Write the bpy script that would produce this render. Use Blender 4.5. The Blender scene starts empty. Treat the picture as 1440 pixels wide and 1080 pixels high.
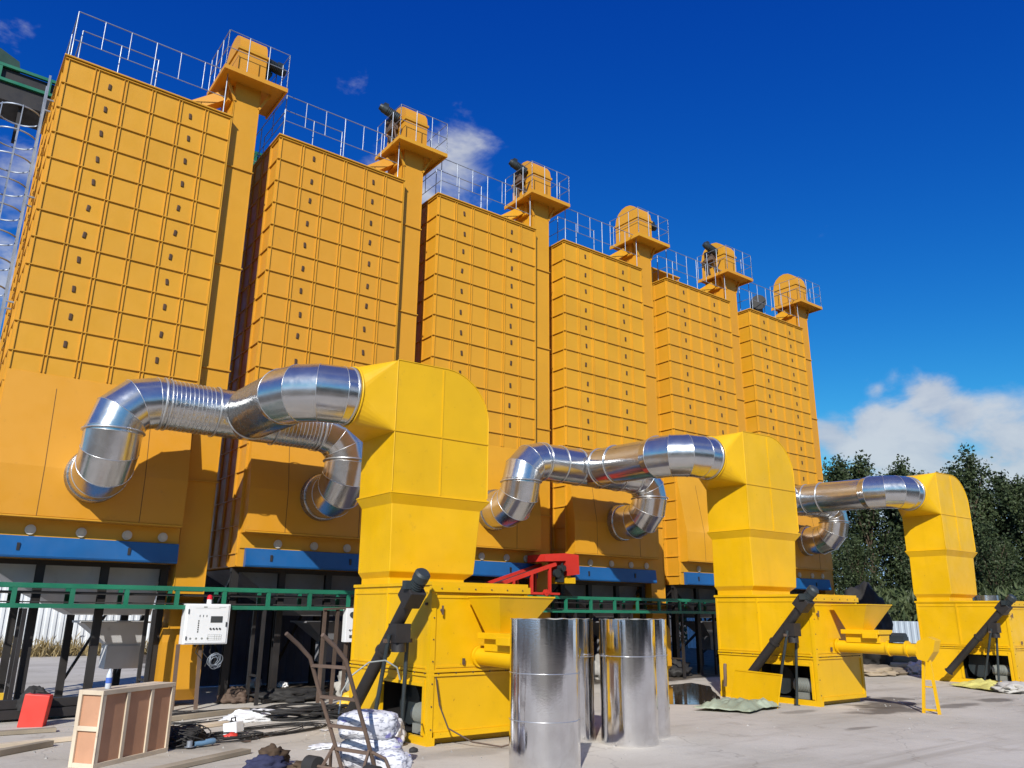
import bpy, bmesh, math, random
from mathutils import Vector as V, Matrix, noise
R = math.radians
SC = bpy.context.scene
COL = SC.collection
rnd = random.Random(7)

# ------------------------------------------------------------------ mesh builder
class MB:
    def __init__(s):
        s.v = []; s.f = []; s.sm = []; s.mi = []; s.m = 0
    def add(s, vs, fs, smooth=False):
        b = len(s.v); s.v += [tuple(p) for p in vs]
        for f in fs:
            s.f.append([b + i for i in f]); s.sm.append(smooth); s.mi.append(s.m)
        return s
    def box(s, x0, x1, y0, y1, z0, z1, M=None):
        vs = [V((x, y, z)) for z in (z0, z1) for y in (y0, y1) for x in (x0, x1)]
        if M is not None: vs = [M @ p for p in vs]
        return s.add(vs, [(0,2,3,1),(4,5,7,6),(0,1,5,4),(2,6,7,3),(0,4,6,2),(1,3,7,5)])
    def bar(s, a, b, w, h=None, up=(0,0,1)):
        h = w if h is None else h
        a = V(a); b = V(b); d = (b - a).normalized(); up = V(up)
        if abs(d.dot(up)) > .98: up = V((0,1,0))
        r = d.cross(up).normalized(); u = r.cross(d)
        vs = [p + r*(i*w/2) + u*(j*h/2) for p in (a, b) for j in (-1,1) for i in (-1,1)]
        return s.add(vs, [(0,1,3,2),(4,6,7,5),(0,4,5,1),(2,3,7,6),(0,2,6,4),(1,5,7,3)])
    def frame(s, d):
        d = d.normalized(); up = V((0,0,1)) if abs(d.z) < .95 else V((0,1,0))
        r = d.cross(up).normalized(); return r, r.cross(d)
    def cyl(s, a, b, r, r2=None, n=16, caps=True):
        a = V(a); b = V(b); r2 = r if r2 is None else r2
        p, q = s.frame(b - a)
        A = [a + (p*math.cos(t) + q*math.sin(t))*r for t in [2*math.pi*i/n for i in range(n)]]
        B = [b + (p*math.cos(t) + q*math.sin(t))*r2 for t in [2*math.pi*i/n for i in range(n)]]
        s.add(A + B, [(i, (i+1) % n, n+(i+1) % n, n+i) for i in range(n)], True)
        if caps:
            s.add(A, [tuple(range(n))[::-1]]); s.add(B, [tuple(range(n))])
        return s
    def rings(s, rings, smooth=True, closed=True, caps=False):
        n = len(rings[0]); vs = [p for r in rings for p in r]; fs = []
        for k in range(len(rings)-1):
            for i in range(n if closed else n-1):
                j = (i+1) % n
                fs.append((k*n+i, k*n+j, (k+1)*n+j, (k+1)*n+i))
        s.add(vs, fs, smooth)
        if caps:
            s.add(rings[0], [tuple(range(n))[::-1]]); s.add(rings[-1], [tuple(range(n))])
        return s
    def tube(s, pts, r, n=8, caps=True):
        pts = [V(p) for p in pts]; rs = []
        p, q = s.frame(pts[1]-pts[0])
        for i, c in enumerate(pts):
            d = (pts[min(i+1, len(pts)-1)] - pts[max(i-1, 0)]).normalized()
            p = (p - d*p.dot(d)).normalized(); q = d.cross(p)
            rr = r(i) if callable(r) else r
            rs.append([c + (p*math.cos(t) + q*math.sin(t))*rr for t in [2*math.pi*k/n for k in range(n)]])
        return s.rings(rs, True, True, caps)
    def mitred(s, pts, r, n=40):
        pts = [V(p) for p in pts]; N = len(pts)
        ds = [(pts[i+1]-pts[i]).normalized() for i in range(N-1)]
        for i, d in enumerate(ds):
            p, q = s.frame(d); rr = []
            for k in (0, 1):
                P = pts[i+k]; m = d
                if k == 0 and i > 0: m = (d + ds[i-1]).normalized()
                if k == 1 and i < N-2: m = (d + ds[i+1]).normalized()
                ring = []
                for j in range(n):
                    t = 2*math.pi*j/n; o = (p*math.cos(t) + q*math.sin(t))*r
                    ring.append(P + o + d*(-(o.dot(m))/(d.dot(m))))
                rr.append(ring)
            s.rings(rr, True, True)
        return s
    def seams(s, pts, r, t, n=40):      # standing seam round every mitre joint
        k = MB(); k.mitred(pts, r, n); N_ = len(pts)-1
        for i in range(1, N_):
            ring = [V(p) for p in k.v[i*2*n:i*2*n+n]]; c = V(pts[i])
            ring = [c + (p-c)*1.004 for p in ring]; s.tube(ring+[ring[0]], t, 6, False)
        return s
    def prism(s, poly, axis, a, b):
        def mk(u, w, t):
            return {'x': (t, u, w), 'y': (u, t, w), 'z': (u, w, t)}[axis]
        n = len(poly)
        A = [mk(u, w, a) for u, w in poly]; B = [mk(u, w, b) for u, w in poly]
        s.add(A + B, [(i, (i+1) % n, n+(i+1) % n, n+i) for i in range(n)])
        s.add(A, [tuple(range(n))[::-1]]); s.add(B, [tuple(range(n))]); return s
    def frustum(s, a, b, caps=True):   # a, b = (x0,x1,y0,y1,z)
        q = lambda t: [(t[0],t[2],t[4]),(t[1],t[2],t[4]),(t[1],t[3],t[4]),(t[0],t[3],t[4])]
        s.rings([q(a), q(b)], False, True, caps); return s
    def xf(s, M):
        s.v = [tuple(M @ V(p)) for p in s.v]; return s
    def build(s, name, mats, parent=None, loc=(0,0,0), bevel=0, rz=0, solid=0):
        me = bpy.data.meshes.new(name)
        me.from_pydata(s.v, [], s.f)
        mats = mats if isinstance(mats, (list, tuple)) else [mats]
        for m in mats: me.materials.append(m)
        me.polygons.foreach_set('use_smooth', s.sm)
        me.polygons.foreach_set('material_index', s.mi)
        bm = bmesh.new(); bm.from_mesh(me)
        bmesh.ops.recalc_face_normals(bm, faces=bm.faces[:]) if not getattr(s, 'keep', False) else None
        bm.to_mesh(me); bm.free(); me.update()
        o = bpy.data.objects.new(name, me); COL.objects.link(o)
        o.location = loc; o.rotation_euler = (0, 0, rz)
        if parent is not None: o.parent = parent
        if solid:
            w = o.modifiers.new('thick', 'SOLIDIFY'); w.thickness = solid; w.offset = 0
        if bevel:
            w = o.modifiers.new('edge', 'BEVEL'); w.width = bevel; w.segments = 2; w.limit_method = 'ANGLE'; w.angle_limit = R(40)
        return o

def tag(o, label=None, cat=None, group=None, kind=None):
    if label: o['label'] = label
    if cat: o['category'] = cat
    if group: o['group'] = group
    if kind: o['kind'] = kind
    return o
def empty(name, loc, label, cat, group=None, rz=0):
    o = bpy.data.objects.new(name, None); COL.objects.link(o)
    o.empty_display_size = .2; o.location = loc; o.rotation_euler = (0,0,rz)
    return tag(o, label, cat, group)
def copy_tree(o, parent=None):
    c = o.copy(); COL.objects.link(c)
    if parent is not None: c.parent = parent
    for ch in [k for k in o.children]: copy_tree(ch, c)
    return c

# ------------------------------------------------------------------ materials
def nodes(name):
    m = bpy.data.materials.new(name); m.use_nodes = True
    nt = m.node_tree; b = nt.nodes['Principled BSDF']
    return m, nt, b
def N(nt, t, **kw):
    n = nt.nodes.new(t)
    for k, v in kw.items():
        if k in n.inputs.keys(): n.inputs[k].default_value = v
        else: setattr(n, k, v)
    return n
def mixcol(nt, fac, a, b, blend='MIX'):
    n = nt.nodes.new('ShaderNodeMix'); n.data_type = 'RGBA'; n.blend_type = blend
    for sock, val in ((n.inputs[0], fac), (n.inputs[6], a), (n.inputs[7], b)):
        if hasattr(val, 'is_linked') or isinstance(val, bpy.types.NodeSocket): nt.links.new(val, sock)
        elif isinstance(val, (int, float)): sock.default_value = val
        else: sock.default_value = (*val, 1)
    return n.outputs[2]
def ramp(nt, src, lo, hi, a=0., b=1.):
    n = nt.nodes.new('ShaderNodeMapRange'); n.interpolation_type = 'SMOOTHSTEP'
    nt.links.new(src, n.inputs[0])
    for i, v in zip((1,2,3,4), (lo, hi, a, b)): n.inputs[i].default_value = v
    return n.outputs[0]
def pos_noise(nt, scale, detail=4, rough=.55, stretch=None, dist=0., local=False):
    if local:
        g = nt.nodes.new('ShaderNodeTexCoord').outputs['Object']
    else:
        g = nt.nodes.new('ShaderNodeNewGeometry').outputs['Position']
    if stretch:
        m = nt.nodes.new('ShaderNodeVectorMath'); m.operation = 'MULTIPLY'
        nt.links.new(g, m.inputs[0]); m.inputs[1].default_value = stretch; g = m.outputs[0]
    n = N(nt, 'ShaderNodeTexNoise', Scale=scale, Detail=detail, Roughness=rough, Distortion=dist)
    nt.links.new(g, n.inputs['Vector'])
    return n.outputs['Fac']
def bump(nt, b, src, strength, dist):
    n = N(nt, 'ShaderNodeBump', Strength=strength, Distance=dist)
    nt.links.new(src, n.inputs['Height'])
    prev = b.inputs['Normal']
    if prev.is_linked: nt.links.new(prev.links[0].from_socket, n.inputs['Normal'])
    nt.links.new(n.outputs[0], prev)
def paint(name, col, rough=.45, var=.12, dirt=(.12,.08,.05), dirt_amt=.25, dent=.25, streak=.25, metal=0., spec=.5, local=False, rust=0., obj=0., cells=None):
    m, nt, b = nodes(name)
    dark = tuple(c*(1-var) for c in col); lite = tuple(min(1, c*(1+var)) for c in col)
    c = mixcol(nt, ramp(nt, pos_noise(nt, .9, 5, local=local), .3, .7), dark, lite)
    if obj:
        oi = nt.nodes.new('ShaderNodeObjectInfo')
        c = mixcol(nt, ramp(nt, oi.outputs['Random'], 0, 1, 0, 1), c, (col[0]*(1-obj*.3), col[1]*(1-obj), col[2]*1.3))
    if cells:
        tcn = nt.nodes.new('ShaderNodeTexCoord'); a_ = nt.nodes.new('ShaderNodeVectorMath'); a_.operation = 'MULTIPLY_ADD'
        nt.links.new(tcn.outputs['Object'], a_.inputs[0]); a_.inputs[1].default_value = [1/q for q in cells[0]]; a_.inputs[2].default_value = cells[1]
        f_ = nt.nodes.new('ShaderNodeVectorMath'); f_.operation = 'FLOOR'; nt.links.new(a_.outputs[0], f_.inputs[0])
        oi2 = nt.nodes.new('ShaderNodeObjectInfo'); wn = nt.nodes.new('ShaderNodeTexWhiteNoise'); wn.noise_dimensions = '4D'
        nt.links.new(f_.outputs[0], wn.inputs['Vector']); nt.links.new(oi2.outputs['Random'], wn.inputs['W'])
        c = mixcol(nt, ramp(nt, wn.outputs['Value'], 0, 1, 0, .11), c, tuple(x*.55 for x in col))
    if streak:
        c = mixcol(nt, ramp(nt, pos_noise(nt, 3., 4, stretch=(1,1,.07), local=local), .56, .82, 0, streak), c, tuple(x*.62 for x in col))
    if dirt_amt:
        c = mixcol(nt, ramp(nt, pos_noise(nt, 5.5, 7, .68, local=local), .6, .78, 0, dirt_amt), c, dirt)
    if rust:
        c = mixcol(nt, ramp(nt, pos_noise(nt, 14, 6, .7, local=local), .66, .72, 0, rust), c, (.13,.045,.02))
    nt.links.new(c, b.inputs['Base Color'])
    b.inputs['Metallic'].default_value = metal
    b.inputs['Specular IOR Level'].default_value = spec
    nt.links.new(ramp(nt, pos_noise(nt, 3.1, 5, local=local), .3, .7, max(.02, rough-.08), min(1, rough+.12)), b.inputs['Roughness'])
    if dent:
        bump(nt, b, pos_noise(nt, 1.7, 2, local=local), dent, .03)
        bump(nt, b, pos_noise(nt, 60, 3, local=local), .05, .004)
    return m
def foil(name, col=(.78,.79,.8), rough=.16, crease=.35, cs=9, stretch=(1,1,1), fine=.2, metal=1.):
    m, nt, b = nodes(name)
    b.inputs['Metallic'].default_value = metal
    c = mixcol(nt, ramp(nt, pos_noise(nt, 4, 6, .65), .35, .7), tuple(x*.90 for x in col), col)
    nt.links.new(c, b.inputs['Base Color'])
    nt.links.new(ramp(nt, pos_noise(nt, 6, 5, .6, stretch), .3, .75, rough*.85, rough*1.25), b.inputs['Roughness'])
    bump(nt, b, pos_noise(nt, cs, 3, .5, stretch, .4), crease, .012)
    if fine: bump(nt, b, pos_noise(nt, 55, 3, .6, None, .8), fine, .003)
    return m
def plain(name, col, rough=.6, metal=0., var=.2, sc=8):
    return paint(name, col, rough, var, (.1,.08,.06), .2, .0, 0, metal)
M = {}
M['tower'] = paint('tower_orange_paint', (.60,.292,.012), .5, .05, (.22,.11,.04), .22, .16, .10, obj=.10)
M['tower_panel'] = paint('tower_panel_paint', (.62,.308,.013), .5, .05, (.22,.11,.04), .25, .22, .28, obj=.10, cells=((.525,.5333,.5366),(.001,.001,-(11.84/.5366)%1)))
M['tower_edge'] = paint('tower_edge_paint', (.56,.280,.016), .5, .08, (.2,.1,.04), .2, 0, .1)
M['furn'] = paint('furnace_yellow_paint', (.685,.395,.002), .40, .07, (.3,.15,.03), .32, .38, .30, rust=.5)
M['blue'] = paint('blue_paint', (.007,.092,.28), .45, .12, (.1,.1,.1), .25, .12, .15)
M['black'] = paint('black_steel', (.020,.018,.018), .5, .3, (.09,.06,.04), .35, .05, .0)
M['navy'] = paint('navy_sheet', (.085,.108,.20), .55, .25, (.06,.05,.05), .3, .2, .2)
M['green'] = paint('green_paint', (.012,.150,.085), .45, .2, (.08,.09,.07), .4, .08, .2)
M['greendark'] = paint('dark_green_paint', (.010,.045,.030), .5, .2, (.05,.05,.04), .3, .08, .2)
M['red'] = paint('red_paint', (.52,.028,.018), .42, .15, (.1,.04,.03), .3, .1, .1)
M['redcan'] = paint('red_can', (.62,.045,.03), .5, .1, (.2,.05,.04), .25, .15, .1)
M['rubber'] = plain('black_rubber', (.022,.021,.021), .75)
M['belt'] = plain('conveyor_belt', (.030,.028,.028), .7)
M['galv'] = paint('galvanised_pipe', (.30,.34,.40), .42, .12, (.3,.28,.26), .2, 0, 0, .5)
M['greybin'] = paint('grey_sheet', (.60,.61,.62), .5, .12, (.16,.13,.1), .4, .2, .25)
M['white'] = paint('white_enamel', (.74,.76,.78), .35, .04, (.4,.4,.4), .12, .05, .0)
M['whitefence'] = paint('white_fence_sheet', (.66,.69,.72), .5, .08, (.3,.28,.24), .3, .1, .3)
M['greyfence'] = paint('blue_grey_fence_sheet', (.46,.53,.60), .5, .08, (.25,.24,.22), .3, .1, .3)
M['wood'] = paint('pale_timber', (.58,.49,.37), .75, .22, (.16,.11,.07), .35, .0, .2, spec=.2)
M['ply'] = paint('red_brown_plywood', (.47,.255,.155), .7, .2, (.14,.07,.04), .4, .05, .45, spec=.25)
M['oldwood'] = paint('weathered_timber', (.33,.28,.21), .85, .25, (.1,.08,.06), .4, 0, .3, spec=.2)
M['rusty'] = paint('rusty_steel', (.115,.078,.058), .8, .4, (.04,.025,.02), .5, .1, 0, .2)
M['motor'] = paint('dark_motor', (.030,.040,.045), .45, .3, (.1,.08,.06), .3, .0, 0, .2)
M['motorgreen'] = paint('green_motor', (.03,.075,.06), .45, .3, (.03,.03,.03), .5, .0, 0, .2)
M['cast'] = paint('grey_cast', (.28,.30,.28), .5, .2, (.1,.09,.08), .4, 0, 0, .3)
M['pipe'] = foil('sheet_aluminium', (.62,.625,.63), .20, .18, 3.2, (1,1,1), .14, .93)
M['shadebin'] = paint('shaded_grey_sheet', (.20,.205,.22), .5, .2, (.06,.05,.04), .4, .2, .25)  # grey bins of the farther towers, their shade put into the colour
M['pipewrap'] = foil('wrapped_foil', (.62,.625,.63), .24, .6, 11, (1,1,1), .25, .93)
M['roll'] = foil('crinkled_foil', (.84,.84,.85), .085, .36, 2.2, (2.6,2.6,.18), .12)
M['band'] = paint('bright_band', (.58,.59,.60), .3, .08, (.4,.4,.4), .2, 0, 0, .8)
M['screen'] = plain('dark_display', (.05,.06,.07), .2)
M['disc'] = paint('pale_cover', (.50,.47,.40), .55, .2, (.25,.18,.1), .5, 0, 0)
M['slot'] = plain('dark_slot', (.07,.035,.016), .7)
M['bluehose'] = plain('blue_tool', (.10,.19,.30), .45)
M['plastic'] = plain('white_plastic', (.72,.73,.76), .4, var=.12)
M['beacon'] = plain('red_beacon', (.55,.015,.03), .25)
M['cloth'] = paint('brown_cloth', (.075,.052,.036), .9, .4, (.02,.02,.02), .4, 0, 0, spec=.1)
M['navycloth'] = paint('navy_cloth', (.035,.038,.075), .9, .3, (.02,.02,.02), .3, 0, 0, spec=.1)
M['tarp'] = paint('grey_green_tarp', (.30,.34,.25), .6, .25, (.15,.14,.1), .4, 0, 0)
M['yellowtarp'] = paint('yellow_green_tarp', (.56,.52,.16), .6, .2, (.2,.18,.08), .4, 0, 0)
M['rubble'] = paint('grey_rubble', (.33,.32,.30), .9, .35, (.1,.09,.08), .5, 0, 0)
M['sand'] = paint('sand_heap', (.27,.22,.16), .95, .3, (.1,.08,.06), .5, 0, 0)
M['clear'] = plain('pale_bottle', (.55,.60,.66), .15)
M['label'] = plain('blue_label', (.06,.14,.5), .4)
M['orange'] = plain('orange_red', (.6,.12,.03), .5)
M['yellowbag'] = plain('yellow_bag', (.72,.45,.03), .5)

def sack_mat():
    m, nt, b = nodes('printed_woven_sack')
    c = mixcol(nt, ramp(nt, pos_noise(nt, 5, 4, local=True), .35, .7), (.60,.61,.65), (.44,.45,.50))
    c = mixcol(nt, ramp(nt, pos_noise(nt, 16, 2, .5, (1,1,2.6), local=True), .55, .60, 0, .7), c, (.12,.13,.18))
    c = mixcol(nt, ramp(nt, pos_noise(nt, 3.2, 2, .5, (1,1,3), .6, local=True), .60, .64, 0, .8), c, (.13,.12,.42))
    nt.links.new(c, b.inputs['Base Color']); b.inputs['Roughness'].default_value = .55
    bump(nt, b, pos_noise(nt, 9, 4, local=True), .5, .03)
    return m
M['sack'] = sack_mat()

def ground_mat():
    m, nt, b = nodes('dusty_concrete')
    c = mixcol(nt, ramp(nt, pos_noise(nt, .35, 6, .6), .3, .7), (.425,.395,.34), (.52,.485,.43))
    c = mixcol(nt, ramp(nt, pos_noise(nt, 1.6, 6, .65, (.35,1.3,1)), .52, .75, 0, .5), c, (.31,.275,.235))
    c = mixcol(nt, ramp(nt, pos_noise(nt, .8, 7, .7, (1.2,.3,1), .6), .55, .72, 0, .45), c, (.56,.535,.50))
    c = mixcol(nt, ramp(nt, pos_noise(nt, 26, 5, .7), .60, .74, 0, .5), c, (.22,.19,.16))
    c = mixcol(nt, ramp(nt, pos_noise(nt, 5, 5, .7), .64, .76, 0, .45), c, (.24,.21,.175))
    c = mixcol(nt, ramp(nt, pos_noise(nt, .55, 5, .6, (.25,2.2,1), .4), .53, .70, 0, .48), c, (.27,.235,.19))
    c = mixcol(nt, ramp(nt, pos_noise(nt, 1.1, 8, .75), .55, .68, 0, .5), c, (.29,.255,.21))
    # dark stains and patches, each with its own place on the slab
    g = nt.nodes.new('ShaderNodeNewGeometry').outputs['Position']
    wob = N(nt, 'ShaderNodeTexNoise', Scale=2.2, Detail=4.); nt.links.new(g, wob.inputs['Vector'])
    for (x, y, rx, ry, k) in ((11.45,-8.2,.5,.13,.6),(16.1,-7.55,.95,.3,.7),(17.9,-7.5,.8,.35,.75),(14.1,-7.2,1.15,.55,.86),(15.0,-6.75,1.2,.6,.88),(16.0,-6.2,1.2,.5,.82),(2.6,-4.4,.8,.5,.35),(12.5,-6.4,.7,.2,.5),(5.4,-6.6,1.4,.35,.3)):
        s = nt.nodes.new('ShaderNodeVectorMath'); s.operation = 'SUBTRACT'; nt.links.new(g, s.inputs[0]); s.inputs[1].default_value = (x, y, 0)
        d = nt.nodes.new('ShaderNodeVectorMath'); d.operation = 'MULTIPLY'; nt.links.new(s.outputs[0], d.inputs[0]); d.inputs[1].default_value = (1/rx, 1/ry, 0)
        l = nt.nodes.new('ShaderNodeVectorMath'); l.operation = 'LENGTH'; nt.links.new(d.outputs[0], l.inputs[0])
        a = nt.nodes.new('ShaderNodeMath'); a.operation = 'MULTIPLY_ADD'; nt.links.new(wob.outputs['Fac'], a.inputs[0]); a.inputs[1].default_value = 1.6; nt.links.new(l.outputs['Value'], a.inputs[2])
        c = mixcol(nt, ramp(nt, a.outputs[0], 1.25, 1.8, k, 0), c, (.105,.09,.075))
    # painted shade under the towers; dark dirt added round the yard to cut bounce
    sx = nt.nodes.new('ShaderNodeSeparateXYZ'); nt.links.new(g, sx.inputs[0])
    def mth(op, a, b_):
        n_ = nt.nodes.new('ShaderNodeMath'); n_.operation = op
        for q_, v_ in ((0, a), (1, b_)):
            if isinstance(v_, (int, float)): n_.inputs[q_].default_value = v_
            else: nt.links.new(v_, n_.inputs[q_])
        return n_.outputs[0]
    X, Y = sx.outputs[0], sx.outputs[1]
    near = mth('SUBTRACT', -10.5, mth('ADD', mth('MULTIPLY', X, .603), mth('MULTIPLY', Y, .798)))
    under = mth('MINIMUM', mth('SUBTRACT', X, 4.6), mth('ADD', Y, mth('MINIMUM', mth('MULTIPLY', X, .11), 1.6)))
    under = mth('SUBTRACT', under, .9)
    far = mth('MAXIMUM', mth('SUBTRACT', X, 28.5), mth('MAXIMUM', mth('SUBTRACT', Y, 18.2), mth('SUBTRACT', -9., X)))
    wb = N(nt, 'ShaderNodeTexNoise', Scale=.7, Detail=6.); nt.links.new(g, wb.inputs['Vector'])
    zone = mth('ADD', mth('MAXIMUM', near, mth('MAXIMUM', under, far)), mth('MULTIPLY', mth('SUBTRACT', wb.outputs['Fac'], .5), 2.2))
    soil_shade = mixcol(nt, ramp(nt, pos_noise(nt, 2.2, 7, .7), .35, .65), (.060,.048,.036), (.13,.108,.085))
    c = mixcol(nt, ramp(nt, zone, -.15, .35), c, soil_shade)
    # hairline cracks
    vo = N(nt, 'ShaderNodeTexVoronoi', Scale=.33); vo.feature = 'DISTANCE_TO_EDGE'
    ns = N(nt, 'ShaderNodeTexNoise', Scale=1.3, Detail=5.); nt.links.new(g, ns.inputs['Vector'])
    mx = nt.nodes.new('ShaderNodeVectorMath'); mx.operation = 'MULTIPLY_ADD'; nt.links.new(ns.outputs['Color'], mx.inputs[0]); mx.inputs[1].default_value = (1.3,1.3,0); nt.links.new(g, mx.inputs[2])
    nt.links.new(mx.outputs[0], vo.inputs['Vector'])
    c = mixcol(nt, ramp(nt, vo.outputs['Distance'], .001, .006, .28, 0), c, (.12,.10,.085))
    nt.links.new(c, b.inputs['Base Color'])
    b.inputs['Roughness'].default_value = .88; b.inputs['Specular IOR Level'].default_value = .25
    bump(nt, b, pos_noise(nt, 3, 8, .7), .5, .03)
    bump(nt, b, pos_noise(nt, 45, 4, .7), .35, .006)
    return m
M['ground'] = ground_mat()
def water_mat():
    m, nt, b = nodes('muddy_water')
    b.inputs['Base Color'].default_value = (.060,.045,.030,1); b.inputs['Roughness'].default_value = .06
    bump(nt, b, pos_noise(nt, 5, 3), .12, .01)
    return m
M['water'] = water_mat()
def leaf_mat(name, a, bcol, trans=.25):
    m, nt, b = nodes(name)
    c = mixcol(nt, ramp(nt, pos_noise(nt, .9, 3), .35, .65), a, bcol)
    at = nt.nodes.new('ShaderNodeAttribute'); at.attribute_name = 'tone'
    c = mixcol(nt, at.outputs['Fac'], c, tuple(x*1.5 for x in bcol))
    nt.links.new(c, b.inputs['Base Color']); b.inputs['Roughness'].default_value = .55; b.inputs['Specular IOR Level'].default_value = .3
    t = nt.nodes.new('ShaderNodeBsdfTranslucent'); nt.links.new(c, t.inputs[0])
    mx = nt.nodes.new('ShaderNodeMixShader'); mx.inputs[0].default_value = trans
    out = nt.nodes['Material Output']
    nt.links.new(b.outputs[0], mx.inputs[1]); nt.links.new(t.outputs[0], mx.inputs[2]); nt.links.new(mx.outputs[0], out.inputs[0])
    return m
M['leaf'] = leaf_mat('poplar_leaf', (.024,.040,.018), (.058,.080,.033))
M['corn'] = leaf_mat('maize_leaf', (.040,.066,.026), (.085,.105,.045))
M['dry'] = leaf_mat('dry_grass', (.17,.13,.06), (.30,.23,.11))
M['bark'] = paint('bark', (.10,.075,.055), .9, .3, (.04,.03,.02), .4, 0, 0, spec=.1)

# ------------------------------------------------------------------ camera
F = 1104.8784
def camrot(yaw, pitch, roll):
    cy, sy, cp, sp, cr, sr = math.cos(yaw), math.sin(yaw), math.cos(pitch), math.sin(pitch), math.cos(roll), math.sin(roll)
    f = V((sy*cp, cy*cp, sp)); r = V((cy, -sy, 0)); u = r.cross(f)
    return cr*r + sr*u, -sr*r + cr*u, f
r_, u_, f_ = camrot(.6474, .2816, .0096)
cam = bpy.data.cameras.new('camera'); co = bpy.data.objects.new('camera', cam); COL.objects.link(co)
mw = Matrix.Identity(4)
for i in range(3):
    mw[i][0] = r_[i]; mw[i][1] = u_[i]; mw[i][2] = -f_[i]
mw.translation = V((-.8576, -15.4214, 1.693)); co.matrix_world = mw
cam.sensor_width = 36; cam.sensor_fit = 'HORIZONTAL'; cam.lens = F/1440*36; cam.clip_start = .1; cam.clip_end = 2000
SC.camera = co

# ------------------------------------------------------------------ light and sky
LDIR = V((1.06, 1.0, -.92)).normalized()
sun = bpy.data.lights.new('sun', 'SUN'); so = bpy.data.objects.new('sun', sun); COL.objects.link(so)
so.rotation_euler = LDIR.to_track_quat('-Z', 'Y').to_euler(); so.location = (-10, -25, 20)
sun.energy = 4.6; sun.angle = R(.53); sun.color = (1, .955, .88)
ELEV = math.asin(-LDIR.z); AZ = math.atan2(-LDIR.x, -LDIR.y)
def world():
    w = bpy.data.worlds.new('World'); SC.world = w; w.use_nodes = True
    nt = w.node_tree; bg = nt.nodes['Background']
    sky = nt.nodes.new('ShaderNodeTexSky'); sky.sky_type = 'NISHITA'; sky.sun_disc = False
    sky.sun_elevation = ELEV; sky.sun_rotation = AZ
    sky.air_density = 1.0; sky.dust_density = .25; sky.ozone_density = 4.0; sky.altitude = 200
    sp = nt.nodes.new('ShaderNodeSeparateColor'); hs = nt.nodes.new('ShaderNodeCombineColor'); nt.links.new(sky.outputs[0], sp.inputs[0])
    for ch, (p_, k_) in enumerate(((2.97,.0386),(1.677,.311),(.772,1.545))):     # clear deep autumn blue
        a_ = nt.nodes.new('ShaderNodeMath'); a_.operation = 'POWER'; nt.links.new(sp.outputs[ch], a_.inputs[0]); a_.inputs[1].default_value = p_
        b_ = nt.nodes.new('ShaderNodeMath'); b_.operation = 'MULTIPLY'; nt.links.new(a_.outputs[0], b_.inputs[0]); b_.inputs[1].default_value = k_
        outs = outs + [b_.outputs[0]] if ch else [b_.outputs[0]]
    def m2(op, a, k, b_=None):
        n_ = nt.nodes.new('ShaderNodeMath'); n_.operation = op; nt.links.new(a, n_.inputs[0])
        if b_ is not None: nt.links.new(b_, n_.inputs[1])
        else: n_.inputs[1].default_value = k
        return n_.outputs[0]
    g_ = m2('MINIMUM', m2('MAXIMUM', outs[1], 0, m2('MULTIPLY', outs[2], .13)), 0, m2('MULTIPLY', outs[2], .68))
    r_c = m2('MINIMUM', outs[0], 0, m2('MULTIPLY', g_, .62))
    for k_, o_ in enumerate((r_c, g_, outs[2])): nt.links.new(o_, hs.inputs[k_])
    tc = nt.nodes.new('ShaderNodeTexCoord')
    nr = nt.nodes.new('ShaderNodeVectorMath'); nr.operation = 'NORMALIZE'; nt.links.new(tc.outputs['Generated'], nr.inputs[0])
    d = nr.outputs[0]
    st = nt.nodes.new('ShaderNodeVectorMath'); st.operation = 'MULTIPLY'; nt.links.new(d, st.inputs[0]); st.inputs[1].default_value = (1,1,1.7)
    n1 = N(nt, 'ShaderNodeTexNoise', Scale=11., Detail=9., Roughness=.56, Distortion=.25); nt.links.new(st.outputs[0], n1.inputs['Vector'])
    blobs = [((.846,.494,.200),.050,.95),((.868,.452,.205),.050,.95),((.889,.394,.234),.045,.95),((.903,.375,.212),.042,.95),((.891,.419,.173),.11,.9),
             ((.925,.338,.170),.10,.88),((.862,.442,.246),.022,.62),((.88,.40,.15),.13,.7),((.484,.688,.541),.055,.60),((.462,.715,.524),.085,.80),((.43,.745,.51),.06,.66),
             ((.40,.76,.50),.07,.50),((.509,.678,.531),.04,.46),((.328,.743,.583),.05,.30),((.02,.901,.432),.09,.50),((.04,.924,.36),.11,.56),((.788,.441,.43),.03,.36),
             ((.0,.83,.55),.06,.4),((-.1,.95,.30),.2,.7),((.98,.15,.15),.12,.6),((-.75,-.55,.3),.3,.8),((.4,-.85,.25),.35,.8),((-.2,-.75,.6),.35,.75),((.3,-.6,.75),.3,.7),((-.8,-.1,.55),.3,.72),((.75,-.5,.4),.3,.75),((0,-.3,.95),.25,.6)]  # last group: unseen clouds added behind the camera to whiten reflections and fill
    acc = None
    for c, rad, k in blobs:
        c = V(c).normalized()
        dot = nt.nodes.new('ShaderNodeVectorMath'); dot.operation = 'DISTANCE'; nt.links.new(d, dot.inputs[0]); dot.inputs[1].default_value = c
        v = ramp(nt, dot.outputs['Value'], 0, rad*1.5, k, 0)
        if acc is None: acc = v
        else:
            mx = nt.nodes.new('ShaderNodeMath'); mx.operation = 'SMOOTH_MAX'; mx.inputs[2].default_value = .12
            nt.links.new(acc, mx.inputs[0]); nt.links.new(v, mx.inputs[1]); acc = mx.outputs[0]
    s = nt.nodes.new('ShaderNodeMath'); s.operation = 'MULTIPLY_ADD'; nt.links.new(n1.outputs['Fac'], s.inputs[0]); s.inputs[1].default_value = 1.5; nt.links.new(acc, s.inputs[2])
    dens = ramp(nt, s.outputs[0], 1.16, 1.62, 0, .86)
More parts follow.
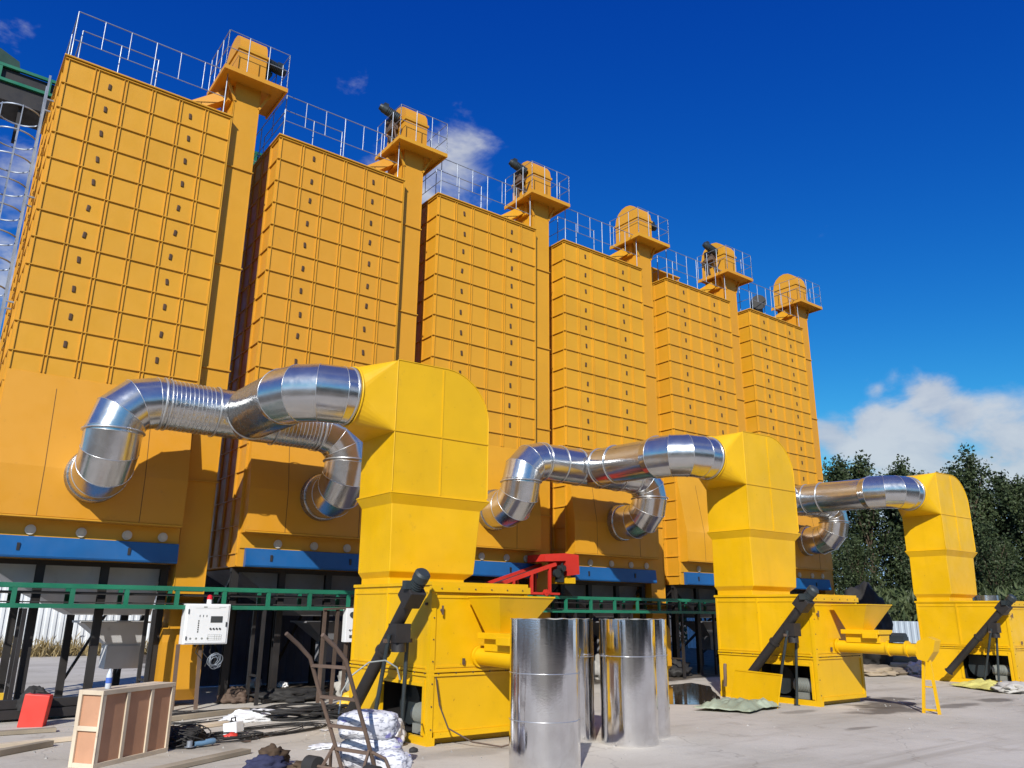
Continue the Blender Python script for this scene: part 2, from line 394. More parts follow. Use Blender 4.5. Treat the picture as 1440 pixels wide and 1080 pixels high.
    shade = mixcol(nt, ramp(nt, n1.outputs['Fac'], .35, .65), (3.9,4.3,5.1), (5.4,5.6,5.9))
    c = mixcol(nt, dens, hs.outputs[0], shade)
    nt.links.new(c, bg.inputs[0]); bg.inputs[1].default_value = .10
world()
vs = SC.view_settings; vs.view_transform = 'Standard'; vs.look = 'None'; vs.exposure = .25; vs.gamma = 1; vs.use_curve_mapping = False

# ------------------------------------------------------------------ ground
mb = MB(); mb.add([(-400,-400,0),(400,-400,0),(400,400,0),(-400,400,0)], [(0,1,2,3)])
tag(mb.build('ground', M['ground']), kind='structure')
def puddle(pts, name='puddle'):
    n = []
    k = len(pts)
    for i in range(k):
        a = V((*pts[i], 0)); b = V((*pts[(i+1) % k], 0))
        for j in range(8):
            p = a.lerp(b, j/8); o = noise.noise(p*1.7)*.22; n.append((p.x+o, p.y+o*.7, .004))
    m = MB(); m.add(n, [tuple(range(len(n)))]); return tag(m.build(name, M['water']), kind='structure')
puddle([(11.3,-4.3),(12.1,-4.75),(13.1,-4.2),(15.2,-2.2),(15.6,-1.3),(13.9,-1.6)])

# ------------------------------------------------------------------ dryers
W, D, H, RH = 3.15, 3.2, 11.87, .5366
def make_dryer(binmat):
    root = empty('grain_dryer', (0,0,0), '-', 'grain dryer', 'grain dryer towers in a row')
    m = MB(); m.box(0, W, 0, D, 2.47, H)
    m.build('panel_shell', M['tower_panel'], root)
    m = MB()
    for k in range(18):
        z = H - .03 - RH*k
        if z < 2.6: break
        p, t = .033, .008
        x0 = -.03; x1 = W + .004
        if k < 12: m.box(x0, x1, -p, .004, z-t, z+t)
        m.box(-p, .004, .006, D, z-t, z+t); m.box(-p, W+.004, D+.002, D+p, z-t, z+t)
    for j in range(7):
        x = W*j/6
        for o in (-.030, .030):
            xx = min(max(x + o, .010), W-.010)
            if j in (0, 6) and ((j == 0) != (o > 0)): continue
            m.box(xx-.007, xx+.007, -.024, .003, 5.62, H-.02)
    for j in range(7):
        y = D*j/6
        for o in (-.030, .030):
            yy = min(max(y + o, .014), D-.014)
            if j in (0, 6) and ((j == 0) != (o > 0)): continue
            m.box(-.030, .003, yy-.008, yy+.008, 2.49, H-.02)
    m.box(W-.014, W+.0045, -.034, -.001, 5.62, H-.01)
    m.build('flange_ribs', M['tower_edge'], root)
    m = MB(); m.box(-.06, W+.01, -.06, D+.06, H, H+.035); m.build('roof_cap', M['tower_edge'], root, bevel=.008)
    h0 = None
    for col in (1, 4):
        for k in range(11):
            if h0 is None:
                m = MB(); m.box(-.028, .028, -.022, .003, -.062, .062); h0 = m.build('inspection_slot', M['slot'], root, bevel=.01); o = h0
            else:
                o = h0.copy(); COL.objects.link(o)
            o.location = (W*(col+.5)/6 + (.0 if col == 1 else -.03), 0, H - .03 - RH*(k+.5))
    m = MB(); m.prism([(-.001,5.60),(-.015,5.60),(-.30,3.95),(-.30,3.14),(-.27,3.10),(-.001,3.10)], 'x', .01, W-.05)
    hb = m.build('hot_air_box', M['tower'], root, bevel=.012)
    for x in (.78, 2.36):
        m = MB(); m.prism([(-.299,3.13),(-.3035,3.13),(-.3035,3.952),(-.06,5.36),(-.056,5.36),(-.299,3.95)], 'x', x-.004, x+.004); m.build('rivet_seam', M['slot'], hb)
    m = MB(); m.box(.012, W-.052, -.318, -.297, 3.105, 3.128); m.build('bottom_lip', M['tower_edge'], hb)
    m = MB(); m.box(.02, W-.02, -.025, .01, 2.815, 3.099); m.build('port_band', M['tower_edge'], root)
    for x in (.0,.76,1.52,2.25,2.85):
        if x == 0: continue
        m = MB(); m.cyl((x,-.02,2.925), (x,-.055,2.925), .082, n=20); m.cyl((x,-.05,2.925), (x,-.07,2.925), .05, n=14); m.build('port_cover', M['disc'], root)
    m = MB(); m.prism([(-.02,2.815),(-.115,2.815),(-.145,2.50),(-.13,2.465),(-.02,2.465)], 'x', .12, W-.02); bl = m.build('blue_channel', M['blue'], root, bevel=.008)
    m = MB()
    for x in (.62, 2.30): m.box(x-.022, x+.022, -.150, -.10, 2.58, 2.70)
    m.build('slot', M['black'], bl)
    for x in (.10, 1.05, 2.05, 3.05):
        for y in (.35, D-.15):
            m = MB(); m.box(x-.065, x+.065, y-.055, y-.040, 0, 2.46); m.box(x-.065, x+.065, y+.040, y+.055, 0, 2.46); m.box(x-.010, x+.010, y-.040, y+.040, 0, 2.46)
            m.box(x-.11, x+.11, y-.11, y+.11, 0, .015)
            m.build('leg', M['black'], root)
    m = MB(); m.bar((.10,D-.1,2.3),(1.05,D-.1,.2),.05); m.bar((3.05,D-.1,2.3),(2.05,D-.1,.2),.05); m.bar((.1,.45,2.30),(.1,D-.2,.4),.06); m.bar((3.05,.45,2.30),(3.05,D-.2,.4),.06)
    m.box(.02, W-.02, .30, .40, 2.38, 2.46); m.box(.02, W-.02, D-.2, D-.1, 2.38, 2.46)
    m.build('brace', M['black'], root)
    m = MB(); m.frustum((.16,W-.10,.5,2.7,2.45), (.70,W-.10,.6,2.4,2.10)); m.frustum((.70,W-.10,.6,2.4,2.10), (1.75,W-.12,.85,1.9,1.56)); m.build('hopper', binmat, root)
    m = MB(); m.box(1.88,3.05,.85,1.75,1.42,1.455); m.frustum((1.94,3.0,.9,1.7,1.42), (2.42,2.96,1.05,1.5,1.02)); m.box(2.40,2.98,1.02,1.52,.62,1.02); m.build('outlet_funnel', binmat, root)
    # roof railing
    m = MB(); z0 = H+.03
    def rail(a, b, zt, zm, full, half, r=.011):
        a = V(a); b = V(b)
        m.cyl(a+V((0,0,zt)), b+V((0,0,zt)), r, n=6); m.cyl(a+V((0,0,zm)), b+V((0,0,zm)), r*.8, n=6)
        for t in full: m.cyl(a.lerp(b,t)+V((0,0,z0)), a.lerp(b,t)+V((0,0,zt)), r*1.15, n=6)
        for t in half: m.cyl(a.lerp(b,t)+V((0,0,zm)), a.lerp(b,t)+V((0,0,zt)), r*.9, n=6)
    rail((.04,-.02,0), (W-.2,-.02,0), H+1.07, H+.42, (0,.5,1), (.166,.333,.666,.833))
    rail((.04,-.02,0), (.04,D-.05,0), H+1.07, H+.42, (.5,1), (.25,.75))
    rail((.04,D-.05,0), (W-.2,D-.05,0), H+1.07, H+.42, (.5,1), (.25,.75))
    m.build('roof_railing', M['galv'], root)
    m = MB()
    rail((.20,.50,0), (1.65,.50,0), H+1.05, H+.05, (0,.5,1), ())
    rail((.20,.50,0), (.20,1.8,0), H+1.0, H+.05, (1,), ())
    m.build('hatch_railing', M['galv'], root)
    return root
TX = [0, 4.249, 8.41, 12.614, 16.889, 21.146]
TLAB = ['leftmost and nearest orange grain dryer tower, with the caged ladder up its left side',
        'orange grain dryer tower second from the left, behind the nearest yellow furnace stack',
        'orange grain dryer tower third from the left, rising behind the red belt conveyor',
        'orange grain dryer tower fourth from the left, behind the shiny foil drums',
        'orange grain dryer tower fifth from the left, with a plate canopy on its roof',
        'farthest orange grain dryer tower at the right end of the row, beside the dark trees']
d0 = make_dryer(M['greybin']); d1 = make_dryer(M['shadebin']); dry = []
for i, x in enumerate(TX):
    o = d0 if i == 0 else d1 if i == 1 else copy_tree(d1)
    o.location = (x, 0, 0); o['label'] = TLAB[i]; dry.append(o)
    for c in o.children:
        if c.name.startswith('inspection_slot'):
            c.location.x += rnd.uniform(-.02,.02); c.location.z += rnd.uniform(-.03,.03); c.rotation_euler.y = rnd.uniform(-.12,.12)
# plate canopy on the fifth roof
m = MB(); m.box(.35, 1.75, .9, 2.1, H+.80, H+.84)
for x in (.4,1.7):
    for y in (.95,2.05): m.bar((x,y,H+.03),(x,y,H+.80),.04)
m.build('roof_canopy', M['tower_edge'], dry[4])

# ------------------------------------------------------------------ bucket elevators
def make_elevator(side, dark):
    root = empty('bucket_elevator', (0,0,0), '-', 'bucket elevator', 'bucket elevators between the dryer towers')
    m = MB(); m.box(0,.53,0,.86,.9,12.9)
    cs = m.build('casing', M['tower'], root)
    m = MB()
    for z in (10.8,8.53,6.29,4.04,1.8): m.box(-.035,.565,-.035,.895,z-.012,z+.012)
    m.box(-.012,.0,-.012,.02,.9,12.9); m.box(.53,.542,-.012,.02,.9,12.9)
    m.build('joint_flange', M['tower_edge'], cs)
    m = MB(); m.prism([(-.05,.30),(.12,.10),(.74,.10),(.91,.30),(.91,1.1),(.86,1.35),(0,1.35),(-.05,1.1)], 'x', -.10,.63); m.build('boot', M['tower'], root, bevel=.01)
    # head: rounded in profile
    prof = [(-.06,12.95),(-.06,13.78)]
    for k in range(0, 9):
        t = math.pi*k/8; prof.append((.43-.49*math.cos(t), 13.80+.48*math.sin(t)))
    prof += [(.92,12.95)]
    m = MB(); m.prism(prof, 'x', -.05,.58); hd = m.build('head', M['tower'], root, bevel=.015)
    m = MB(); m.box(-.08,.61,-.09,.95,13.70,13.76)
    m.build('head_flange', M['tower_edge'], hd)
    m = MB(); m.box(-.40,1.0,-.42,.86,12.88,12.92); m.box(-.40,1.0,-.42,-.38,12.82,12.88); m.box(-.40,-.36,-.38,.86,12.82,12.88); m.box(.96,1.0,-.38,.86,12.82,12.88)
    m.bar((-.2,.0,12.86),(.0,.0,12.4),.05); m.bar((.75,.0,12.86),(.53,.0,12.4),.05)
    m.build('platform', M['tower'], root)
    m = MB(); z0 = 12.92; zt = 13.80
    c = [V((-.38,.84,0)),V((-.38,-.40,0)),V((.98,-.40,0)),V((.98,.84,0))]
    for a, b, n in ((c[0],c[1],3),(c[1],c[2],3),(c[2],c[3],3)):
        for z in (zt, z0+.45): m.cyl(a+V((0,0,z)), b+V((0,0,z)), .009, n=6)
        for k in range(n+1): p = a.lerp(b, k/n); m.cyl(p+V((0,0,z0)), p+V((0,0,zt)), .011, n=6)
    m.build('platform_railing', M['galv'], root)
    m = MB(); m.bar((-.02,.45,12.75),(-1.15,.75,11.93),.26,.22); m.box(-.1,.0,.2,.7,12.5,13.0); m.build('spout', M['tower'], root)
    # motor, gearbox, guard
    s = -1 if side < 0 else 1; bx = -.02 if s < 0 else .55
    g = MB(); g.cyl((bx,.43,13.74),(bx+s*.32,.43,13.74),.05,n=10); g.box(min(bx+s*.06,bx+s*.26),max(bx+s*.06,bx+s*.26),.28,.62,13.55,13.92)
    for t in (.3,.56): g.bar((bx+s*.16,t,13.55),(bx+s*.02,t,12.95),.04)
    gb = g.build('gearbox', M['rusty'] if s < 0 else M['motorgreen'], root, bevel=.01)
    m = MB(); a = V((bx+s*.10,.22,13.84)); b = a + (V((-.40,.12,.20)) if s < 0 else V((.40,.05,-.03))); m.cyl(a, b, .115, n=16); e = a.lerp(b,.82)
    for k in range(7):
        q = a.lerp(b,.1+.1*k); m.cyl(q, q+(b-a)*.03, .128, n=16)
    m.cyl(b, b+(b-a)*.18, .10, .085, n=16); m.box(e.x-.06,e.x+.06,e.y-.06,e.y+.06,e.z+.08,e.z+.17)
    m.build('motor', M['motor'], root)
    m = MB(); sx = bx+s*.05
    for y in (.25,.65):
        m.bar((sx,y-.15,13.02),(sx,y+.15,13.5),.03); m.bar((sx,y+.15,13.02),(sx,y-.15,13.5),.03)
    m.build('motor_bracket', M['rusty'], root)
    return root
eL = make_elevator(-1, 0); eR = make_elevator(1, 0)
ELAB = ['yellow bucket elevator nearest the camera, right of the leftmost dryer tower',
        'yellow bucket elevator right of the second tower, dark motor left of its head',
        'yellow bucket elevator right of the third tower, with a dark motor on its left',
        'yellow bucket elevator right of the fourth tower, with a round topped bare head',
        'yellow bucket elevator right of the fifth tower, black motor left of its round head',
        'farthest yellow bucket elevator at the right end of the dryer row']
used = set()
for i, x in enumerate(TX):
    src = eL if i in (1,2,4) else eR
    o = src if src.name not in used else copy_tree(src)
    used.add(src.name)
    o.location = (x+3.2, .13, 0); o['label'] = ELAB[i]
m = MB()
pts = [(0, .30*math.cos(t), .30*math.sin(t)) for t in [2*math.pi*k/20 for k in range(20)]]
m.cyl((22.40,.45,12.62),(22.62,.68,12.66),.27,n=18); m.box(22.38,22.68,.5,.9,12.0,12.5); m.bar((22.5,.6,11.91),(22.5,.6,12.5),.06); m.cyl((22.5,.56,12.62),(23.0,1.05,12.66),.13,n=14)
tag(m.build('blower', M['black']), 'round black blower on the roof edge of the farthest dryer tower', 'blower')

# ------------------------------------------------------------------ caged ladder
root = empty('caged_ladder', (-.06,1.5,2.2), 'galvanised ladder with round safety hoops climbing the left side of the leftmost tower', 'ladder')
for y in (-.22,.22):
    m = MB(); m.box(-.125,-.085,y-.012,y+.012,0,9.95); m.build('rail', M['galv'], root)
m = MB()
for k in range(33): m.cyl((-.105,-.22,.3+k*.29),(-.105,.22,.3+k*.29),.012,n=6)
for k in range(5): m.bar((-.1,-.22,.6+k*2.2),(.05,-.22,.6+k*2.2),.03); m.bar((-.1,.22,.6+k*2.2),(.05,.22,.6+k*2.2),.03)
m.build('rungs', M['galv'], root)
hp = [(-.105-.38+.40*math.cos(t), .40*math.sin(t)) for t in [R(30)+R(300)*k/22 for k in range(23)]]
h0 = None
for k in range(17):
    if h0 is None:
        m = MB(); ring = []
        for (x, y) in hp: ring.append([(x,y,-.016),(x,y,.016)])
        m.rings(ring, True, False); h0 = o = m.build('hoop', M['galv'], root, solid=.008)
    else:
        o = h0.copy(); COL.objects.link(o)
    o.location = (0,0,.42+k*.535)
m = MB()
for k in (4, 8, 11, 14, 18): x, y = hp[k]; m.bar((x*1.01,y*1.01,.42),(x*1.01,y*1.01,9.0),.018)
m.build('cage_strap', M['galv'], root)

# ------------------------------------------------------------------ overhead green conveyor behind the towers
root = empty('overhead_conveyor', (-2.0,3.35,12.95), 'dark green overhead conveyor bridge running behind the tower tops', 'conveyor')
m = MB(); L = 26
for y in (0, .95):
    for z in (.0, .36): m.box(0, L, y-.035, y+.035, z-.035, z+.035)
for k in range(28):
    for y in (0,.95): m.box(k*.96-.035+.02, k*.96+.035+.02, y-.03, y+.03, .035, .325)
m.build('truss', M['green'], root)
m = MB(); m.box(.0, L, .03, .92, -.46, -.04); m.box(.0, L, .05, .90, .04, .32); m.build('belt_trough', M['black'], root)
m = MB()
for k in range(13):
    m.bar((1.5+k*1.92,.2,-.08),(1.5+k*1.92,.2,-1.05),.08); m.bar((1.5+k*1.92,.75,-.08),(1.5+k*1.92,.75,-1.05),.08)
m.build('stand', M['black'], root)
m = MB(); m.prism([(.35,.36),(1.35,.36),(1.30,.60),(.9,.78),(.35,.78)], 'y', .05,.95); m.build('drive_housing', M['greendark'], root)

# ------------------------------------------------------------------ furnaces
def make_furnace():
    root = empty('furnace', (0,0,0), '-', 'furnace', 'yellow hot air furnaces')
    BW, BD, BH = 1.62, 2.33, 2.03
    t = .03
    m = MB()
    # walls with the opening in the -X face (y .14..1.28, z .12...72)
    m.box(0, t, .0, .14, .1, .86); m.box(0, t, 1.28, BD, .1, .86); m.box(0, t, .14, 1.28, .72, .86)
    m.box(0, t, 0, BD, .92, BH)
    m.box(t, BW, 0, t, .16, .86); m.box(t, BW, 0, t, .92, BH)
    m.box(BW-t, BW, t, BD-t, .1, BH); m.box(t, BW, BD-t, BD, .1, BH)
    m.box(t, BW-t, t, BD-t, BH-t, BH); m.box(t, BW-t, t, BD-t, .86, .90)
    lc = m.build('lower_casing', M['furn'], root, bevel=.004)
    m = MB()
    for z in (.865, .915): m.box(-.022, BW+.02, -.022, BD, z-.016, z+.016)
    m.box(-.025, BW+.02, -.025, BD+.02, BH, BH+.045); m.box(-.03, BW+.05, -.045, -.026, BH-.09, BH+.0)
    m.box(-.02, .06, -.02, .0, .1, BH-.09); m.box(-.02, -.001, .0, .05, .1, BH-.01)
    m.box(BW-.05, BW+.018, -.018, 0, .1, BH-.09)
    for y in (1.25, BD-.03): m.box(-.016, 0, y-.02, y+.02, .94, BH-.02)
    m.box(-.012, 0, .1, BD-.05, 1.93, 1.955); m.box(-.012, 0, .1, BD-.05, .945, .965)
    m.box(.09, BW-.07, -.012, 0, 1.86, 1.885); m.box(.09, BW-.07, -.012, 0, .955, .98)
    m.box(-.02, 0, .09, .14, .12, .80); m.box(-.02, 0, 1.28, 1.33, .12, .80); m.box(-.02,0,.14,1.28,.72,.76)
    m.build('frame', M['furn'], root)
    m = MB()
    for k in range(9): y = .08 + k*.27; m.cyl((-.022,y,.89),(-.032,y,.89),.011,n=6)
    for k in range(6): x = .12 + k*.28; m.cyl((x,-.022,.89),(x,-.032,.89),.011,n=6); m.cyl((x,-.045,BH-.045),(x,-.055,BH-.045),.011,n=6)
    for k in range(6): z = .2 + k*.28; m.cyl((.03,-.02,z),(.03,-.029,z),.010,n=6)
    m.build('bolt_row', M['rusty'], root)
    m = MB(); m.box(-.02, .10, -.02, BD, .0, .1); m.box(.10, BW, -.02, .08, .09, .16); m.box(.10, BW+.03, .14, .20, .0, .07); m.box(BW-.1, BW, .2, BD, .0, .1); m.build('skid', M['furn'], root)
    m = MB(); m.box(.75, .80, .05, BD-.05, .1, .85); m.box(.04,.75,1.40,1.45,.1,.85); m.box(.04, BW-.04, .04, BD-.04, .08, .1); m.build('inner_wall', M['black'], root)
    m = MB(); m.cyl((.22,.25,.34),(.22,.62,.34),.125,n=20)
    for k in range(8): m.cyl((.22,.30+.035*k,.34),(.22,.312+.035*k,.34),.14,n=20)
    m.cyl((.22,.20,.34),(.22,.25,.34),.10,.125,n=20); m.box(.1,.34,.3,.56,.10,.22)
    m.build('blower_motor', M['cast'], root)
    m = MB(); m.cyl((.30,1.0,.42),(.52,1.0,.42),.28,n=24); m.box(.3,.52,.95,1.25,.5,.70); m.build('fan_housing', M['motor'], root)
    # stack
    y0, y1 = 1.30, 2.40; SW = 1.80
    prof = [(0,3.46),(SW,3.46),(SW,4.75)]
    for k in range(1, 13):
        a = math.pi/2*k/12; prof.append((SW-.85+.85*math.cos(a), 4.75+.85*math.sin(a)))
    prof += [(0,5.58)]
    m = MB(); m.prism(prof, 'y', y0, y1)
    m.rings([[(x,y,z) for x,y in ((a,c),(b,c),(b,d),(a,d))] for a,b,c,d,z in ((-.03,SW+.03,y0-.03,y1+.03,3.46),(-.03,SW+.03,y0-.03,y1+.03,3.42),(.035,SW-.10,y0+.04,y1-.04,3.28),(.05,SW-.19,y0+.04,y1-.02,2.42),(.05,SW-.21,y0+.04,y1-.02,2.26),(.10,SW-.33,y0+.13,y1-.06,2.17),(.10,SW-.33,y0+.13,y1-.06,2.075))], False, True, True)
    st = m.build('stack', M['furn'], root, bevel=.010)
    m = MB()
    m.box(-.014, SW+.014, y0-.014, y1, 4.41, 4.43); m.box(.865, .885, y0-.012, y0, 3.47, 4.405); m.box(.865,.885,y0-.012,y0,4.435,5.575)
    arc = [(SW-.85+.86*math.cos(math.pi/2*k/12), 4.75+.86*math.sin(math.pi/2*k/12)) for k in range(13)]
    pth = [(SW+.005,3.5),(SW+.005,4.75)] + arc[1:] + [(0,5.59)]
    m.tube([(x, y0-.002, z) for x, z in pth], .010, 6)
    m.tube([(0,y0-.002,3.47),(0,y0-.002,5.58)], .010, 6)
    m.tube([(-.03,y0-.03,3.44),(SW+.03,y0-.03,3.44)], .012, 6); m.tube([(-.03,y0-.03,3.44),(-.03,y1+.03,3.44)], .012, 6)
    m.build('weld_seam', M['furn'], st)
    # adapter from square to round
    cx, cy, cz, rr = -.56, 1.85, 4.99, .47
    n = 32; hy, hz = .55, .585
    ci = [(cx, cy + rr*math.cos(2*math.pi*k/n), cz + rr*math.sin(2*math.pi*k/n)) for k in range(n)]
    cor = [(0, cy+hy, cz+hz), (0, cy-hy, cz+hz), (0, cy-hy, cz-hz), (0, cy+hy, cz-hz)]
    m = MB(); m.keep = True
    for q in range(4):
        a = cor[q]; b = cor[(q+1) % 4]
        for k in range(8): m.add([a, ci[(q*8+k) % n], ci[(q*8+k+1) % n]], [(0,1,2)])
        m.add([a, ci[(q*8+8) % n], b], [(0,1,2)])
    ad = m.build('duct_adapter', M['furn'], root, solid=.006)
    m = MB(); m.tube([(cx+.01, cy+(rr+.012)*math.cos(2*math.pi*k/40), cz+(rr+.012)*math.sin(2*math.pi*k/40)) for k in range(41)], .018, 8); m.build('adapter_ring', M['furn'], ad)
    m = MB()
    m.cyl((-.03,.12,1.78),(.0,.12,1.78),.02,n=8); m.cyl((.14,-.05,1.70),(.14,-.02,1.70),.02,n=8); m.bar((.14,-.055,1.76),(.14,-.055,1.64),.02)
    m.bar((.95,-.03,.99),(.95,-.03,1.07),.03); m.bar((.52,-.03,.99),(.52,-.03,1.07),.03)
    m.build('latch', M['rusty'], root)
    return root
FX = [(4.98,-5.95), (13.54,-6.2), (22.02,-6.38)]
FLAB = ['nearest tall yellow furnace with curved stack, behind the foil drums',
        'middle yellow furnace with curved stack, standing behind a loose yellow panel',
        'farthest yellow furnace with curved stack, at the right edge in front of trees']
f0 = make_furnace()
for i, (x, y) in enumerate(FX):
    o = f0 if i == 0 else copy_tree(f0)
    o.location = (x, y, 0); o['label'] = FLAB[i]

# feeders
def make_feeder():
    root = empty('fuel_feeder', (0,0,0), '-', 'fuel feeder', 'yellow fuel feeders in front of the furnaces')
    m = MB(); m.keep = True
    m.frustum((.50,1.45,-.86,-.13,1.88), (.70,1.10,-.62,-.28,1.41), False); m.build('hopper', M['furn'], root, solid=.012)
    m = MB()
    for a, b in (((.50,-.86,1.88),(1.45,-.86,1.88)),((.50,-.86,1.88),(.50,-.13,1.88)),((1.45,-.86,1.88),(1.45,-.13,1.88)),((.5,-.13,1.88),(1.45,-.13,1.88))): m.bar(a, b, .02)
    m.build('hopper_rim', M['furn'], root)
    m = MB(); m.box(.62,1.14,-.98,-.20,1.33,1.41); m.box(.70,1.06,-.95,-.25,1.17,1.33); m.box(.60,.64,-.95,-.65,1.26,1.36); m.build('gate_tray', M['furn'], root, bevel=.006)
    m = MB(); m.cyl((.80,.0,1.09),(.80,-1.62,1.07),.115,n=22)
    for y in (-.02,-1.05,-1.40): m.cyl((.80,y,1.088),(.80,y-.035,1.088),.145,n=22)
    m.build('screw_pipe', M['furn'], root)
    pol = [(-1.92,1.06),(-1.78,.88),(-1.62,.92),(-1.56,1.10),(-1.66,1.24),(-1.84,1.32),(-1.98,1.26)]
    m = MB(); m.prism(pol, 'x', .70,.92); m.build('end_housing', M['furn'], root, bevel=.012)
    m = MB(); m.box(.72,.90,-1.40,-1.12,1.20,1.30); m.cyl((.80,-1.15,1.30),(.80,-1.40,1.30),.07,n=14); m.build('gear_motor', M['motor'], root)
    for y in (-1.58,-1.86):
        m = MB(); m.bar((.80,-1.74+(.06 if y > -1.7 else -.04),.94),(.76,y,.0),.045); m.build('support_leg', M['furn'], root)
    m = MB(); m.bar((.78,-1.60,.06),(.78,-1.85,.06),.035); m.bar((.79,-1.66,.45),(.79,-1.80,.45),.025); m.build('leg_tie', M['furn'], root)
    return root
fd = make_feeder()
for i, l in ((0,'yellow hopper and screw feeder of the nearest furnace, partly hidden by a foil drum'),(1,'yellow hopper and screw feeder of the middle furnace, on a thin yellow leg')):
    o = fd if i == 0 else copy_tree(fd); o.location = (FX[i][0], FX[i][1], 0); o['label'] = l

# ash screw conveyors
def make_ash():
    root = empty('screw_conveyor', (0,0,0), '-', 'screw conveyor', 'black slanted screw conveyors beside the furnaces')
    a = V((-.36,1.50,.28)); b = V((-.36,-.02,1.84)); d = (b-a).normalized()
    m = MB(); m.cyl(a, b, .088, n=20); m.cyl(a-d*.02, a, .11, n=20); m.cyl(a+d*1.2, a+d*1.24, .11, n=20); m.cyl(b-d*.02, b+d*.02, .12, n=20); m.build('screw_tube', M['black'], root)
    m = MB(); m.box(-.47,-.25,.11,.33,1.28,1.52); m.cyl((-.36,.22,1.28),(-.36,.22,1.16),.10,n=16); m.build('outlet', M['black'], root)
    gp = V((-.36,.02,1.80)); m = MB(); m.bar(gp, gp+d*.26, .24,.26); m.build('gearbox', M['black'], root, bevel=.01)
    p = b + d*.14; m = MB(); m.cyl(p, p+d*.20, .088, n=20); m.cyl(p+d*.20, p+d*.30, .108, n=20); m.cyl(p+d*.30, p+d*.33, .108,.08, n=20)
    for k in range(5): m.cyl(p+d*(.02+.035*k), p+d*(.03+.035*k), .10, n=20)
    m.box(p.x-.17,p.x-.08,p.y-.08,p.y+.02,p.z+.02,p.z+.13)
    m.build('motor', M['motor'], root)
    for x, fx, fy in ((-.50,-.50,.62),(-.22,-.16,.40)):
        m = MB(); m.cyl((x,.24,1.38),(fx,fy,0),.028,n=10); m.cyl((fx,fy,0),(fx,fy,.012),.06,n=12); m.build('support_leg', M['motor'], root)
    m = MB(); m.bar((-.56,.27,1.30),(-.14,.27,1.30),.05); m.build('clamp', M['rusty'], root)
    return root
ac = make_ash()
for i, l in enumerate(('black slanted screw conveyor leaning beside the nearest furnace, behind the rusty hand truck','black slanted screw conveyor beside the middle furnace, above a loose yellow panel','black slanted screw conveyor beside the farthest furnace at the right edge')):
    o = ac if i == 0 else copy_tree(ac); o.location = (FX[i][0], FX[i][1], 0); o['label'] = l

# ------------------------------------------------------------------ silver ducts
PR = .442
def arc(c, a, b, n, r):    # quarter turn from c+a*r to c+b*r
    c = V(c); a = V(a); b = V(b)
    return [c + (a*math.cos(math.pi/2*k/n) + b*math.sin(math.pi/2*k/n))*r for k in range(n+1)]
def ringband(m, p, d, r=PR, w=.03, t=.022):
    p = V(p); d = V(d).normalized(); u, q = m.frame(d); rs = []
    for a_, b_ in ((-1,-.02),(-1,.6),(-.6,1),(.6,1),(1,.6),(1,-.02)):
        rs.append([p + d*(w*a_) + (u*math.cos(2*math.pi*k/40) + q*math.sin(2*math.pi*k/40))*(r+t*b_) for k in range(40)])
    m.rings(rs, True)
def corrugated(m, a, b, r, pitch=.045, amp=.016):
    a = V(a); b = V(b); L = (b-a).length; d = (b-a)/L; p, q = m.frame(d); n = int(L/pitch); rs = []
    for i in range(n*2+1):
        c = a + d*(L*i/(2*n)); rr = r + (amp if i % 2 else 0)
        rs.append([c + (p*math.cos(2*math.pi*k/40) + q*math.sin(2*math.pi*k/40))*rr for k in range(40)])
    m.rings(rs, True)
